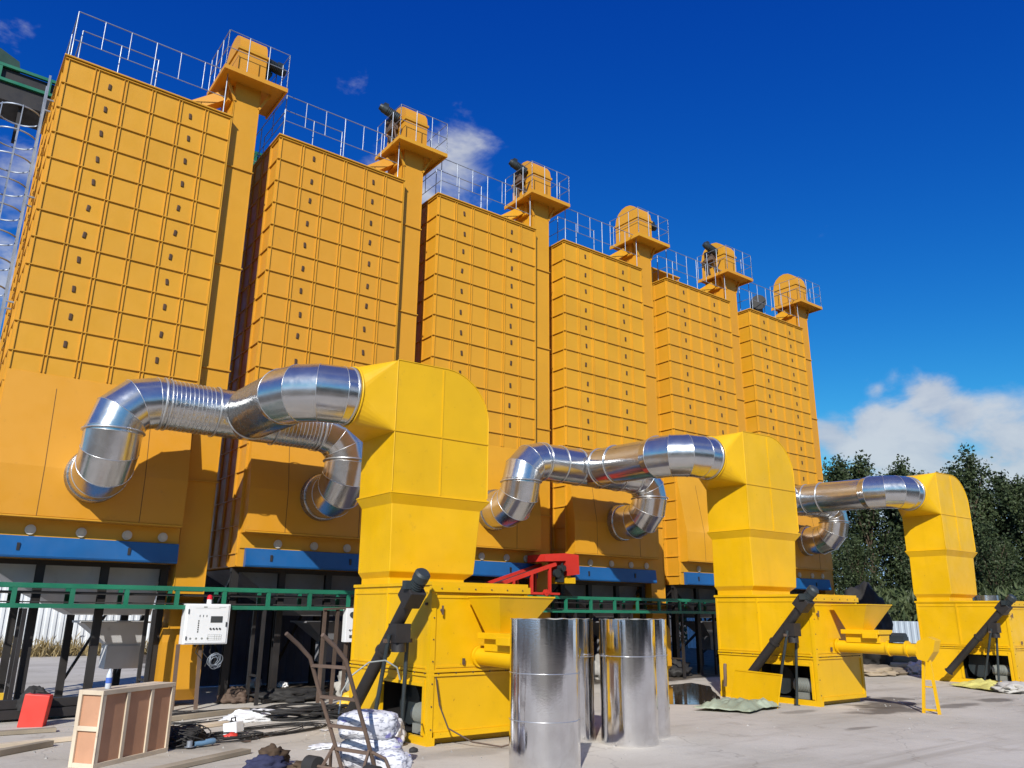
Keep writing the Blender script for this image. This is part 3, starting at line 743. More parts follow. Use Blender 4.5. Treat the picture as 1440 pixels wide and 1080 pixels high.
def make_duct(xa, xb, xj, fx, fy, zp, corr, label):
    root = empty('hot_air_duct', (xj,-1.4,0), label, 'duct', 'silver ducts between furnaces and dryers')
    o = V((xj,-1.4,0)); ym = -1.4; zm = 5.05; zf = 4.99; yf = fy + 1.85
    for x, sx in ((xa, 1), (xb, -1)):
        rb = (zm-zp)/2
        m = MB()
        yst = ym + rb
        pts = [V((x,-.29,zp))] + arc((x,yst,zp+rb),(0,0,-1),(0,-1,0),3,rb) + [V((x,ym,zp+rb+.03))]
        m.mitred([p-o for p in pts], PR); el = m.build('lower_elbow', M['pipe'], root)
        m = MB(); m.seams([p-o for p in pts], PR, .006); m.build('elbow_seam', M['band'], el)
        m = MB(); pts = [V((x,ym,zp+rb-.03))] + arc((x+sx*rb,ym,zp+rb),(-sx,0,0),(0,0,1),3,rb) + [V((x+sx*(rb+.08),ym,zm))]
        m.mitred([p-o for p in pts], PR*.985); el = m.build('upper_elbow', M['pipe'], root)
        m = MB(); m.seams([p-o for p in pts], PR*.985, .005); m.build('elbow_seam', M['band'], el)
        m = MB(); ringband(m, V((x,ym,zp+rb))-o, (0,0,1), PR, .014, .04)
        ringband(m, V((x+sx*(rb+.08),ym,zm))-o, (1,0,0), PR, .02, .015)
        m.build('joint_ring', M['band'], root)
        m = MB(); corrugated(m, V((x,-.285,zp))-o, V((x,-.47,zp))-o, PR+.012, .045, .022); cc = V((x,-.47,zp))-o; m.rings([[cc + V((math.cos(2*math.pi*k/40), 0, math.sin(2*math.pi*k/40)))*r_q for k in range(40)] for r_q in (PR-.01, PR+.014)], False); m.build('wall_collar', M['pipewrap'], root)
        m = MB(); a = V((x+sx*(rb+.08),ym,zm)); b = V((xj-sx*.0,ym,zm))
        if corr: m.mitred([a-o, b-o], PR*.97)
        else: m.mitred([a-o, b-o], PR*.985)
        m.build('main_pipe', M['pipewrap'] if corr else M['pipe'], root)
        m = MB()
        L = abs(b.x-a.x)
        for t in ((.06,.62) if corr else (.35,.75)): ringband(m, a.lerp(b,t)-o, (1,0,0), PR, .016, .012)
        if corr:
            for k in range(10):
                p = a.lerp(b, .1+.05*k); ringband(m, p-o, (1,0,0), PR*.97, .006, .006)
        m.build('pipe_band', M['band'], root)
    # branch from the tee to the furnace
    y2 = yf + .62
    if corr: a, b = V((xj,ym-.40,zm)), V((xj,y2+.06,zf+.01))
    m = MB(); m.mitred([V((xj,ym,zm))-o, V((xj,y2,zf))-o], PR*.98); m.build('branch_pipe', M['pipewrap'] if corr else M['pipe'], root)
    if corr:
        m = MB(); corrugated(m, a-o, b-o, PR+.01, .062, .020); m.build('corrugated_sleeve', M['pipewrap'], root)
    for y in ((ym-.42, y2+.04) if corr else (ym-.50, ym-1.0, y2-.0)):
        m = MB(); ringband(m, V((xj,y,zf+.03))-o, (0,1,0), PR, .018, .020); m.build('branch_band', M['band'], root)
    m = MB(); pts = arc((xj+.60,yf+.62,zf),(-1,0,0),(0,-1,0),3,.62); pts = [V((xj-.02,yf+.70,zf))] + [V((p.x-.02 if k == 0 else p.x,p.y,p.z)) for k, p in enumerate(pts)]
    pts += [V((fx-.555,yf,zf))]
    m.mitred([p-o for p in pts], .462); el = m.build('furnace_elbow', M['pipe'], root)
    m = MB(); m.seams([p-o for p in pts], .462, .005); m.build('elbow_seam', M['band'], el)
    m = MB(); ringband(m, V((fx-.60,yf,zf))-o, (1,0,0), .462, .02, .016)
    m.build('end_ring', M['band'], root)
    return root
make_duct(TX[0]+1.55, TX[1]+1.50, 3.66, *FX[0], 3.88, True, 'nearest silver foil duct with corrugated sleeve, joining the two left towers to their furnace')
make_duct(TX[2]+1.62, TX[3]+1.62, 12.08, *FX[1], 3.98, False, 'middle smooth silver duct linking the third and fourth towers to their furnace')
make_duct(TX[4]+1.62, TX[5]+1.62, 20.62, *FX[2], 4.0, False, 'farthest smooth silver duct in front of the trees at right')

# ------------------------------------------------------------------ low green conveyor
root = empty('belt_conveyor', (-4,-.35,0), 'long green truss conveyor running at waist height under the dryer towers', 'conveyor')
m = MB(); L = 31
for y in (0,.5):
    for z in (1.71, 2.03): m.box(0, L, y-.03, y+.03, z-.035, z+.035)
for k in range(38):
    x = .52 + k*.828 
    for y in (0,.5): m.box(x-.035, x+.035, y-.025, y+.025, 1.745, 1.995)
    m.box(x-.02, x+.02, .03, .47, 1.69, 1.73)
m.build('truss', M['green'], root)
m = MB(); m.box(0, L, .06, .44, 1.90, 1.94); m.box(0, L, .06, .44, 1.76, 1.78); m.build('belt', M['belt'], root)
for k in range(16):
    m = MB(); x = .95 + k*1.95
    m.bar((x,0,1.67),(x,0,0),.06); m.bar((x,.5,1.67),(x,.5,0),.06); m.bar((x,0,.5),(x,.5,.5),.04); m.build('stand', M['black'], root)

# ------------------------------------------------------------------ red mobile conveyor
root = empty('mobile_conveyor', (10.6,-.75,2.07), 'small red inclined belt conveyor parked on the green truss', 'conveyor')
a = V((-.95,0,.12)); b = V((1.0,0,.72))
m = MB()
for y in (0,.55):
    m.bar(a+V((0,y,0)), b+V((0,y,0)), .05,.09)
    for t in (.35,.62,.9): p = a.lerp(b,t)+V((0,y,0)); m.bar(p, (p.x,p.y,.04), .06)
m.bar((-.6,0,.03),(1.1,0,.03),.05); m.bar((-.6,.55,.03),(1.1,.55,.03),.05); m.bar((-.3,0,.03),(-.3,.55,.03),.04); m.bar((1.0,0,.03),(1.0,.55,.03),.04)
m.build('frame', M['red'], root)
m = MB(); c = V((0,.275,-.035)); m.bar(a+c, b+c, .46,.03); m.build('belt', M['belt'], root)
m = MB(); m.prism([(.62,.76),(.62,.93),(1.25,.98),(1.68,.96),(1.70,.50),(1.30,.45),(1.27,.80)], 'y', -.06,.61); m.build('head_box', M['red'], root, bevel=.01)
m = MB(); m.box(1.28,1.62,.0,.5,.28,.42); m.build('discharge_chute', M['furn'], root)
m = MB(); m.cyl((1.12,.02,.62),(1.12,-.16,.62),.075,n=14); m.box(1.02,1.22,-.04,.05,.30,.58); m.cyl((1.0,.0,.5),(1.0,-.08,.5),.10,n=16); m.bar((1.05,.0,.3),(1.2,.0,.75),.04); m.build('drive_motor', M['motor'], root)
for x in (.05,.65):
    m = MB(); m.cyl((x,-.02,.05),(x,-.08,.05),.075,n=16); m.cyl((x,-.08,.05),(x,-.09,.05),.03,n=10); m.build('wheel', M['red'], root)

# ------------------------------------------------------------------ navy sheet wall at the back of the towers
m = MB()
x = 4.3
for k in range(70):
    m.box(x, x+.16, 3.60, 3.63, .02, 2.75); m.box(x+.16, x+.20, 3.585, 3.63, .02, 2.75); x += .20
tag(m.build('sheet_wall', M['navy']), 'dark navy sheet wall in the shade behind the tower legs', 'wall')

# ------------------------------------------------------------------ foil drums
def drum(x, y, r, h, seed, bands, label):
    root = empty('foil_drum', (x,y,0), label, 'foil drum', 'upright silver foil wrapped duct sections')
    rg = random.Random(seed); ph = [rg.uniform(0,6.28) for _ in range(8)]
    n = 120
    def rad(a, z):
        return r*(1 + .0035*math.sin(3*a+ph[0]) + .003*math.sin(7*a+ph[1]+z*.4) + .0022*math.sin(13*a+ph[2]-z*.5) + .0012*math.sin(29*a+ph[3]+z*.9) + .0015*math.sin(2.1*z+ph[4]+2*a))
    rs = []
    for k in range(15):
        z = h*k/14; rs.append([(rad(2*math.pi*i/n, z)*math.cos(2*math.pi*i/n), rad(2*math.pi*i/n, z)*math.sin(2*math.pi*i/n), z + (.004*math.sin(11*2*math.pi*i/n+seed) if k == 14 else 0)) for i in range(n)])
    m = MB(); m.rings(rs); m.build('shell', M['roll'], root)
    rs2 = [[(p[0]*.985, p[1]*.985, p[2]) for p in q] for q in (rs[14], rs[0])]
    m = MB(); m.rings([rs[14], rs2[0]]); m.rings(rs2[::-1]); m.build('inner_lining', M['rubble'], root)
    for z in bands:
        m = MB(); m.tube([(rad(2*math.pi*i/60, z)*1.003*math.cos(2*math.pi*i/60), rad(2*math.pi*i/60, z)*1.003*math.sin(2*math.pi*i/60), z) for i in range(61)], .0055, 6); m.build('seam_band', M['band'], root)
drum(5.32,-7.93,.405,1.61,1,(.52,1.02),'nearest silver foil drum, tallest in the picture and cut by its lower edge')
drum(7.40,-7.22,.385,1.60,2,(1.12,),'silver foil drum in the middle of the group, with a yellow reflection')
drum(6.86,-6.55,.385,1.60,3,(1.10,),'silver foil drum mostly hidden behind the nearest one')
drum(8.08,-6.82,.385,1.60,4,(1.10,),'silver foil drum at the right of the group, half hidden')

# ------------------------------------------------------------------ foreground: crate, can, cabinet ...
root = empty('wooden_crate', (1.20,-5.20,0), 'flat wooden crate with brown plywood panels standing on edge', 'crate', rz=R(36.3))
Lc, Dc, Hc = 1.18, .33, .80
m = MB(); m.box(.02,Lc-.02,.015,.02,.03,Hc-.03); m.box(.02,Lc-.02,Dc-.02,Dc-.015,.03,Hc-.03); m.box(.015,.02,.02,Dc-.02,.03,Hc-.03); m.box(Lc-.02,Lc-.015,.02,Dc-.02,.03,Hc-.03)
m.build('plywood_panel', M['ply'], root)
def slat(*b):
    m = MB(); m.box(*b); m.build('batten', M['wood'], root, bevel=.003)
for x in (0, Lc/3-.02, 2*Lc/3-.02, Lc-.05): slat(x, x+.05, -.006,.014, .05, Hc-.05)
for z in (0, Hc-.05): slat(0, Lc, -.008, .014, z, z+.05)
for z in (.0, Hc/2-.025, Hc-.05): slat(-.012, .0145, .016, Dc-.05, z, z+.05)
slat(-.012,.0145,Dc-.05,Dc,.0,Hc); slat(-.012,-.001,-.008,.016,.0,Hc)
m = MB(); m.box(-.006,Lc,.0,.12,Hc-.03,Hc-.002); m.box(-.006,Lc,.14,Dc,Hc-.03,Hc-.002); m.build('lid_board', M['wood'], root)
root = empty('water_bottle', (1.28,-4.98,.80), 'small clear bottle with a blue label standing on the wooden crate', 'bottle')
m = MB(); m.tube([(0,0,0),(0,0,.01),(0,0,.15),(0,0,.18),(0,0,.205),(0,0,.215)], lambda i: (.030,.033,.033,.022,.013,.013)[i], 14); m.build('bottle', M['clear'], root)
m = MB(); m.cyl((0,0,.06),(0,0,.12),.0345,n=16,caps=False); m.build('paper_label', M['label'], root)
root = empty('red_can', (.90,-1.22,0), 'tilted bright red metal box on the ground at the left edge', 'box', rz=R(-22))
m = MB(); m.box(0,.34,0,.20,0,.46, Matrix.Rotation(R(5),4,'Y')); m.build('body', M['redcan'], root, bevel=.012)
m = MB(); m.cyl((.12,.1,.46),(.12,.1,.50),.03,n=12); m.bar((.08,.1,.50),(.26,.1,.48),.02); m.build('cap', M['rubber'], root)
root = empty('control_cabinet', (3.30,-.45,1.08), 'white control cabinet with small display and buttons on two rusty posts', 'control cabinet', rz=R(1))
m = MB(); m.box(0,.78,0,.22,0,.69); m.build('enclosure', M['white'], root, bevel=.008)
m = MB(); m.box(.03,.75,-.014,-.001,.02,.67); dr = m.build('door', M['white'], root, bevel=.004)
m = MB(); m.box(.44,.65,-.022,-.0145,.37,.48); m.build('display', M['screen'], dr, bevel=.003)
for k in range(4):
    m = MB(); m.cyl((.45+.055*k,-.0145,.265),(.45+.055*k,-.03,.265),.016,n=12); m.build('button', M['screen'], dr)
m = MB()
for k in range(6): m.box(.225,.245,-.018,-.0145,.20+.037*k,.226+.037*k)
for k in range(3): m.box(.24+.06*k,.252+.06*k,-.018,-.0145,.465,.50)
m.build('indicator_row', M['screen'], dr)
m = MB()
for k in range(4): m.box(.42,.66,-.0165,-.0145,.07+.03*k,.073+.03*k)
for x in (.42,.54,.58,.62,.66): m.box(x-.0015,x+.0015,-.0168,-.0145,.07,.16)
for k in range(4): m.cyl((.12+.10*k,-.0145,.10),(.12+.10*k,-.017,.10),.018,n=12)
m.box(.16,.60,-.0165,-.0145,.615,.618); m.box(.30,.36,-.0165,-.0145,.626,.645); m.box(.57,.69,-.0165,-.0145,.628,.634)
m.build('door_print', M['cast'], dr)
m = MB(); m.box(.035,.05,-.03,-.0145,.52,.60); m.box(.035,.05,-.03,-.0145,.08,.14); m.box(.715,.73,-.03,-.0145,.30,.38); m.build('hinge', M['motor'], dr)
m = MB(); m.cyl((.42,.1,.69),(.42,.1,.77),.045,n=16); m.build('beacon_base', M['white'], root)
m = MB(); m.cyl((.42,.1,.77),(.42,.1,.83),.05,.042,n=16); m.cyl((.42,.1,.83),(.42,.1,.85),.042,.02,n=16); m.build('beacon', M['beacon'], root)
for x, fx in ((-.02,-.03),(.36,.37)):
    m = MB(); m.bar((x,.15,-.0),(fx,.05,-1.08),.055); m.build('post', M['rusty'], root)
m = MB()
for k in range(5): m.cyl((.25+.09*k,.1,0),(.25+.09*k,.1,-.04),.018,n=10)
for k in range(3):
    x = .3+.12*k; m.tube([(x,.1,-.03),(x-.02,.1,-.14),(x+.10,.1,-.26),(x+.05,.12,-.38)], .009, 6)
m.build('cable_glands', M['rubber'], root)

def loops(name, c, R0, n, mat, label, cat, seed, r=.011, zmax=.10, ell=1., rot=0., upright=False, group=None):
    rg = random.Random(seed); pts = []
    ph = [rg.uniform(0,6.28) for _ in range(4)]
    for i in range(n*22):
        t = 2*math.pi*i/22; k = i/22
        rr = R0*(1 + .22*math.sin(k*2.3+ph[0]) + .12*math.sin(t*2.2+ph[1]))
        x, y = rr*math.cos(t)*ell + .25*R0*math.sin(k*.9+ph[2]), rr*math.sin(t) + .2*R0*math.sin(k*1.3+ph[3])
        z = r + zmax*(.5+.5*math.sin(k*1.7+2*t*.31+ph[2]))*.8
        if upright: x, y, z = x, (z-r), y
        X = x*math.cos(rot) - y*math.sin(rot); Y = x*math.sin(rot) + y*math.cos(rot)
        pts.append((X, Y, z))
    m = MB(); m.tube(pts, r, 6); o = m.build(name, mat, loc=c)
    return tag(o, label, cat, group)
loops('wire_coil', (3.88,-.50,.80), .10, 6, M['galv'], 'tangled pale wire coil hanging below the white control cabinet', 'wire', 5, .006, .06, 1, 0, True)

root = empty('switch_box', (6.10,-1.05,0), 'narrow white switch box on rusty posts beside the nearest furnace', 'switch box')
m = MB(); m.box(0,.36,0,.16,1.10,1.72); m.build('enclosure', M['white'], root, bevel=.008)
m = MB(); m.cyl((.12,-.001,1.60),(.12,-.02,1.60),.055,n=18)
for k in range(3): m.cyl((.08+.05*k,-.001,1.32),(.08+.05*k,-.02,1.32),.014,n=10)
m.box(.08,.16,-.012,-.001,1.18,1.23); m.build('gauge', M['screen'], root)
for x, y in ((-.42,.1),(-.16,.1),(.06,.1)):
    m = MB(); m.bar((x,y,0),(x+.02,y,1.72),.055); m.build('post', M['rusty'], root)
m = MB(); m.bar((-.45,.06,1.70),(.4,.06,1.74),.04); m.build('crossbar', M['rusty'], root)

# rusty hand truck with sacks
root = empty('hand_truck', (3.40,-7.18,0), 'rusty two wheeled hand truck leaning back, loaded with printed sacks', 'hand truck', rz=math.atan2(-.95,.30))
for s in (-1,1):
    x = s*.27
    m = MB(); m.tube([(x*1.02,-.90,1.45),(x*1.02,-.72,1.33),(x,-.56,1.20),(x,-.42,.90),(x*.98,-.20,.45),(x*.96,0,.02)], .022, 10); m.build('upright', M['rusty'], root)
    m = MB(); m.tube([(x*.97,-.12,.28),(x*1.5,-.05,.22),(x*1.75,.02,.02)], .018, 8); m.build('side_stay', M['rusty'], root)
for z, y in ((1.12,-.52),(.80,-.37),(.50,-.22),(.26,-.11)):
    m = MB(); m.bar((-.27,y,z),(.27,y,z),.045,.03); m.build('crossbar', M['rusty'], root)
m = MB(); m.box(-.25,.25,-.02,.30,.015,.03); m.build('toe_plate', M['rusty'], root)
for s in (-1,1):
    m = MB(); m.cyl((s*.36,-.26,.095),(s*.52,-.26,.095),.095,n=24); m.cyl((s*.50,-.26,.095),(s*.53,-.26,.095),.03,n=12); m.build('wheel', M['rubber'], root)
m = MB(); m.cyl((-.50,-.26,.095),(.50,-.26,.095),.016,n=8); m.build('axle', M['rusty'], root)
for s in (-1,1):
    m = MB(); m.bar((s*.26,-.14,.30),(s*.30,-.26,.095),.025); m.build('axle_strut', M['rusty'], root)

def blob(rx, ry, rz, seed, amp=.18, freq=2.2, sub=4, flat=.0, sq=1.):
    bm = bmesh.new(); bmesh.ops.create_icosphere(bm, subdivisions=sub, radius=1)
    m = MB(); off = V((seed*3.1, seed*1.7, seed*.9))
    vs = []
    for v in bm.verts:
        p = v.co.copy()
        if sq != 1: p = V([math.copysign(abs(q)**sq, q) for q in p])
        k = 1 + amp*noise.noise(p*freq+off) + amp*.5*noise.noise(p*freq*2.7+off) + amp*.3*(1-abs(noise.noise(p*freq*4+off))*2)
        q = V((p.x*k*rx, p.y*k*ry, p.z*k*rz))
        if q.z < -flat*rz: q.z = -flat*rz
        vs.append(q)
    zmin = min(q.z for q in vs)
    vs = [(q.x, q.y, q.z-zmin) for q in vs]
    m.add(vs, [tuple(v.index for v in f.verts) for f in bm.faces], True); bm.free(); return m
def lump(name, mat, loc, size, seed, label, cat, group=None, amp=.2, freq=2.2, rz=0, flat=.5, sub=4, sq=1.):
    o = blob(*size, seed, amp, freq, sub, flat, sq).build(name, mat, loc=loc, rz=rz); return tag(o, label, cat, group)
SG = 'white printed sacks by the hand truck'
lump('sack', M['sack'], (3.66,-6.95,.03), (.34,.21,.17), 1, 'white printed sack lying at the bottom behind the rusty hand truck', 'sack', SG, .09, 1.8, R(-45), .9, 5, .62)
lump('sack', M['sack'], (3.60,-6.93,.33), (.33,.20,.15), 2, 'white printed sack on top, framed by the rusty hand truck', 'sack', SG, .10, 1.9, R(-38), .9, 5, .62)
lump('sack', M['sack'], (3.62,-7.45,.0), (.20,.15,.15), 7, 'small grey printed sack at the right foot of the hand truck', 'sack', SG, .11, 2, R(-47), .8, 5, .7)
lump('plastic_bag', M['plastic'], (4.52,-5.62,0), (.28,.22,.24), 3, 'crumpled white plastic bag in front of the nearest furnace opening', 'bag', None, .3, 2.4)
m = MB(); m.tube([(3.42,-6.55,.55),(3.45,-6.52,.78),(3.56,-6.54,.96),(3.74,-6.60,1.10),(3.92,-6.66,1.12),(4.06,-6.7,1.04),(4.10,-6.72,.9)], .010, 8)
tag(m.build('hose', M['cast']), 'pale arched hose standing out above the sacks', 'hose')
lump('jacket', M['cloth'], (2.86,-6.10,0), (.17,.13,.13), 4, 'brown crumpled jacket dropped on the ground at the bottom edge', 'jacket', None, .45, 2.4, R(20))
lump('jacket', M['navycloth'], (2.70,-6.36,0), (.22,.14,.10), 5, 'navy crumpled cloth beside the brown jacket', 'jacket', None, .4, 2.2)
lump('rag_heap', M['cloth'], (3.06,-6.62,0), (.20,.13,.07), 6, 'low brown rag heap left of the hand truck', 'rag', None, .4, 3)

loops('cable_heap', (2.45,-4.15,0), .24, 9, M['rubber'], 'black tangled cable heap behind the crate corner', 'cable', 11, .008, .26)
loops('cable_heap', (3.05,-3.95,0), .26, 10, M['rubber'], 'loose dark cables around the red clamps in front of the welder', 'cable', 12, .006, .06, 1.6)
loops('cable_heap', (3.85,-3.55,0), .36, 11, M['rubber'], 'long flat loops of thin dark cable on the pale concrete', 'cable', 13, .0055, .03, 2.2, .3)
loops('cable_heap', (4.75,-2.35,0), .38, 12, M['rubber'], 'thick black cable coil beside the white rags', 'cable', 14, .014, .18, 1.5)
loops('cable_heap', (5.35,-2.55,0), .34, 9, M['rubber'], 'black cable coil right of the thick coil, behind the hand truck', 'cable', 15, .011, .12, 1.4)
loops('cable_heap', (3.4,-1.6,0), .55, 7, M['rubber'], 'thin cables strewn near the foot of the cabinet post', 'cable', 16, .006, .03, 2.2, .35)
loops('cable_heap', (2.8,-.9,0), .4, 5, M['rubber'], 'thin cables strewn behind the crate', 'cable', 17, .006, .03, 1.8, .1)
lump('cloth_heap', M['rubber'], (2.42,-4.1,0), (.24,.20,.14), 8, 'black bundled cloth under the tangled cable', 'cloth', None, .4, 2.5)
# grinder
root = empty('angle_grinder', (2.62,-4.42,.06), 'blue grey angle grinder lying by the cable heap', 'power tool', rz=R(10))
m = MB(); m.tube([(-.13,0,-.01),(-.05,0,-.01),(.05,0,.0),(.12,0,.0),(.14,0,.0)], lambda i: (.028,.034,.036,.038,.026)[i], 14); m.build('body', M['bluehose'], root)
m = MB(); m.cyl((-.20,0,-.03),(-.20,0,.035),.035,n=14); m.cyl((-.20,0,-.035),(-.20,0,-.03),.06,n=20); m.build('disc_head', M['galv'], root)
root = empty('welding_machine', (3.26,-3.62,0), 'white welding machine box with red mark and black handle', 'welder', rz=R(35))
m = MB(); m.box(-.09,.09,-.11,.11,.02,.17, Matrix.Rotation(R(-10),4,'X')); m.build('case', M['white'], root, bevel=.012)
m = MB(); m.tube([(-.05,.03,.16),(-.045,.03,.22),(.045,.03,.22),(.05,.03,.16)], .011, 8); m.box(.091,.105,-.08,.10,.04,.14); m.build('handle', M['rubber'], root)
lump('clamp_heap', M['redcan'], (3.14,-3.86,0), (.09,.06,.04), 9, 'bright red clamps lying in front of the welding machine', 'clamp', None, .5, 3, sub=3)
lump('rags', M['plastic'], (4.02,-2.35,0), (.40,.16,.10), 10, 'crumpled white rags left of the thick black coil', 'rag', None, .5, 3)
lump('rags', M['plastic'], (3.9,-5.3,0), (.22,.14,.03), 21, 'flattened pale plastic sheet left of the hand truck', 'plastic sheet', None, .5, 3)
lump('stone', M['rubber'], (4.62,-6.22,0), (.06,.04,.04), 12, 'small black block on the ground before the nearest furnace', 'block', None, .2, 2, sub=2)
lump('yellow_bag', M['yellowbag'], (6.2,-1.55,0), (.34,.26,.18), 13, 'yellow bag behind the foot of the nearest screw conveyor', 'bag', None, .3, 2.3)
def beam(name, a, b, w, h, mat, label, cat, group=None):
    m = MB(); a = V(a); b = V(b); o = a.lerp(b,.5)
    m.bar(a-o, b-o, w, h); return tag(m.build(name, mat, loc=o, bevel=.004), label, cat, group)
TG = 'timbers and planks lying on the yard'
beam('timber', (-.6,-4.55,.04),(1.05,-3.30,.04),.10,.07,M['oldwood'],'weathered timber lying at the left edge, left of the crate','timber',TG)
beam('timber', (-.2,-3.25,.03),(1.4,-2.95,.03),.12,.05,M['wood'],'pale plank lying behind the crate at the left','timber',TG)
beam('timber', (1.45,-5.95,.03),(2.9,-5.15,.03),.15,.05,M['oldwood'],'long grey timber in front of the crate','timber',TG)
beam('timber', (2.2,-2.0,.04),(4.3,-1.2,.04),.10,.07,M['oldwood'],'grey timber behind the welding machine','timber',TG)
beam('timber', (-.1,-1.9,.03),(1.3,-1.95,.03),.16,.05,M['oldwood'],'short board lying in front of the red metal box','timber',TG)
beam('timber', (2.1,-3.1,.03),(3.5,-2.55,.03),.15,.05,M['wood'],'pale board lying just behind the tangled cable','timber',TG)
m = MB(); m.tube([(5.05,-6.0,.85),(5.1,-6.03,.5),(5.2,-6.1,.22),(5.45,-6.3,.06),(5.7,-6.6,.02),(5.85,-6.9,.12),(5.8,-7.3,.35),(5.72,-7.6,.50)], .010, 8)
tag(m.build('power_cable', M['rusty']), 'thin dark cable drooping from the nearest furnace to the foil drum', 'cable')

# dark steel stacked in front of the left tower
for k, (x0, y0, x1, y1, z, lab) in enumerate(((-.5,-.55,2.6,-.35,.10,'dark steel beam lying lowest under the left tower'),(-.3,-.28,2.3,-.15,.10,'dark steel beam lying behind the lowest one under the left tower'),(-.4,-.42,2.5,-.28,.24,'dark steel beam on top of the stack under the left tower'))):
    beam('steel_beam', (x0,y0,z),(x1,y1,z),.13,.13,M['black'],lab,'steel beam','dark steel beams under the left tower')
lump('black_bag', M['rubber'], (1.16,-.62,.17), (.20,.16,.22), 14, 'black plastic bag behind the red metal box', 'bag', None, .3, 2)
beam('yellow_rail', (-1.5,2.3,.10),(1.2,2.6,.10),.12,.12,M['yellowbag'],'yellow painted rail lying under the left tower','rail')
beam('yellow_rail', (1.9,1.6,.08),(3.2,2.0,.12),.10,.10,M['wood'],'pale wooden rail lying under the left tower','rail')
# debris under the other towers
deb = [((4.6,.3,0),(.28,.22,.16),'rusty','brown scrap heap under the gap between the two left towers','scrap'),
       ((5.95,3.0,0),(.14,.12,.12),'plastic','white round bag deep under the second tower','bag'),
       ((6.5,2.8,0),(.14,.10,.07),'plastic','small white bag beside the white round bag','bag'),
       ((5.6,.1,0),(.6,.4,.14),'rubber','dark scrap heap under the left side of the second tower','scrap'),
       ((6.9,.2,0),(.35,.3,.34),'rubble','grey sack slumped under the second tower','sack'),
       ((7.7,.6,0),(.5,.4,.25),'rubber','dark scrap heap left of the nearest furnace','scrap'),
       ((12.5,.9,0),(.35,.22,.16),'plastic','white crumpled sheeting under the fourth tower','sheeting'),
       ((13.4,.6,0),(.4,.3,.26),'cloth','dark cloth heap beside the white sheeting','cloth'),
       ((14.4,.9,0),(.5,.4,.35),'rubble','grey sacks heaped under the fourth tower','sack'),
       ((15.6,.2,0),(.4,.35,.3),'rubble','grey heap between the fourth and fifth towers','sack'),
       ((16.9,.4,0),(.5,.4,.25),'rubber','dark scrap heap under the fifth tower','scrap')]
for k, (c, s, mt, lab, cat) in enumerate(deb): lump(cat + '_heap' if cat == 'scrap' else cat, M[mt], c, s, 30+k, lab, cat, None, .45, 2.4, k)
for k in range(7):
    x = 4.9 + k*.55
    beam('steel_pipe', (x,-.25+.1*(k%3),.05+.07*(k%2)),(x+1.3,.45+.2*(k%2),.06+.05*(k%3)),.06,.06,M['rusty'] if k % 2 else M['black'],'dark pipe or bar strewn under the second tower','pipe','dark pipes strewn under the second tower')

# tarps, loose panel
def sheet(name, pts, mat, label, cat, seed, amp, n=16):
    m = MB(); rows = []
    A, B, Cc, Dd = [V((*p, 0)) for p in pts]
    for j in range(n+1):
        r = []
        for i in range(n+1):
            p = A.lerp(B, i/n).lerp(Dd.lerp(Cc, i/n), j/n)
            h = noise.noise(p*1.9+V((seed,0,0)))*.5 + .5 + .5*abs(noise.noise(p*4.3+V((0,seed,0))))
            e = min(i, n-i, j, n-j)/n*4
            w = noise.noise(p*2.3+V((0,0,seed)))*.12
            r.append((p.x+w, p.y+w, (.01 + amp*(h + .55*abs(noise.noise(p*7.7+V((seed,seed,0)))))*min(1, .25+e))))
        rows.append(r)
    m.rings(rows, True, False); return tag(m.build(name, mat, solid=.006), label, cat)
sheet('tarpaulin', [(11.0,-5.25),(11.45,-6.15),(12.75,-5.9),(12.4,-5.1)], M['tarp'], 'crumpled grey green tarpaulin in front of the loose yellow panel', 'tarpaulin', 3, .20, 26)
sheet('tarpaulin', [(20.5,-5.4),(19.7,-6.7),(21.0,-6.9),(21.5,-5.8)], M['yellowtarp'], 'yellow green tarpaulin on the ground before the farthest furnace', 'tarpaulin', 5, .15, 26)
lump('rubble_heap', M['rubble'], (20.3,-7.0,0), (.6,.4,.14), 17, 'grey rubble heap at the right edge before the farthest furnace', 'rubble', None, .5, 3)
root = empty('loose_panel', (12.98,-4.55,0), 'loose yellow sheet panel leaning against the middle furnace', 'panel', rz=math.atan2(-5.93+4.48, 12.53-12.94))
m = MB(); m.box(0,1.42,-.008,.008,0,.62, Matrix.Rotation(R(-16),4,'X')); pn = m.build('sheet', M['furn'], root, bevel=.003)
m = MB(); m.box(0,1.42,-.018,-.008,.59,.615, Matrix.Rotation(R(-16),4,'X')); m.build('folded_lip', M['furn'], pn)
m = MB(); m.tube([(13.12,-4.32,.25),(13.12,-4.34,.42),(13.10,-4.36,.60),(13.14,-4.34,.68)], .035, 8)
tag(m.build('gas_torch', M['rusty']), 'red brown torch hanging at the left edge of the middle furnace', 'torch')

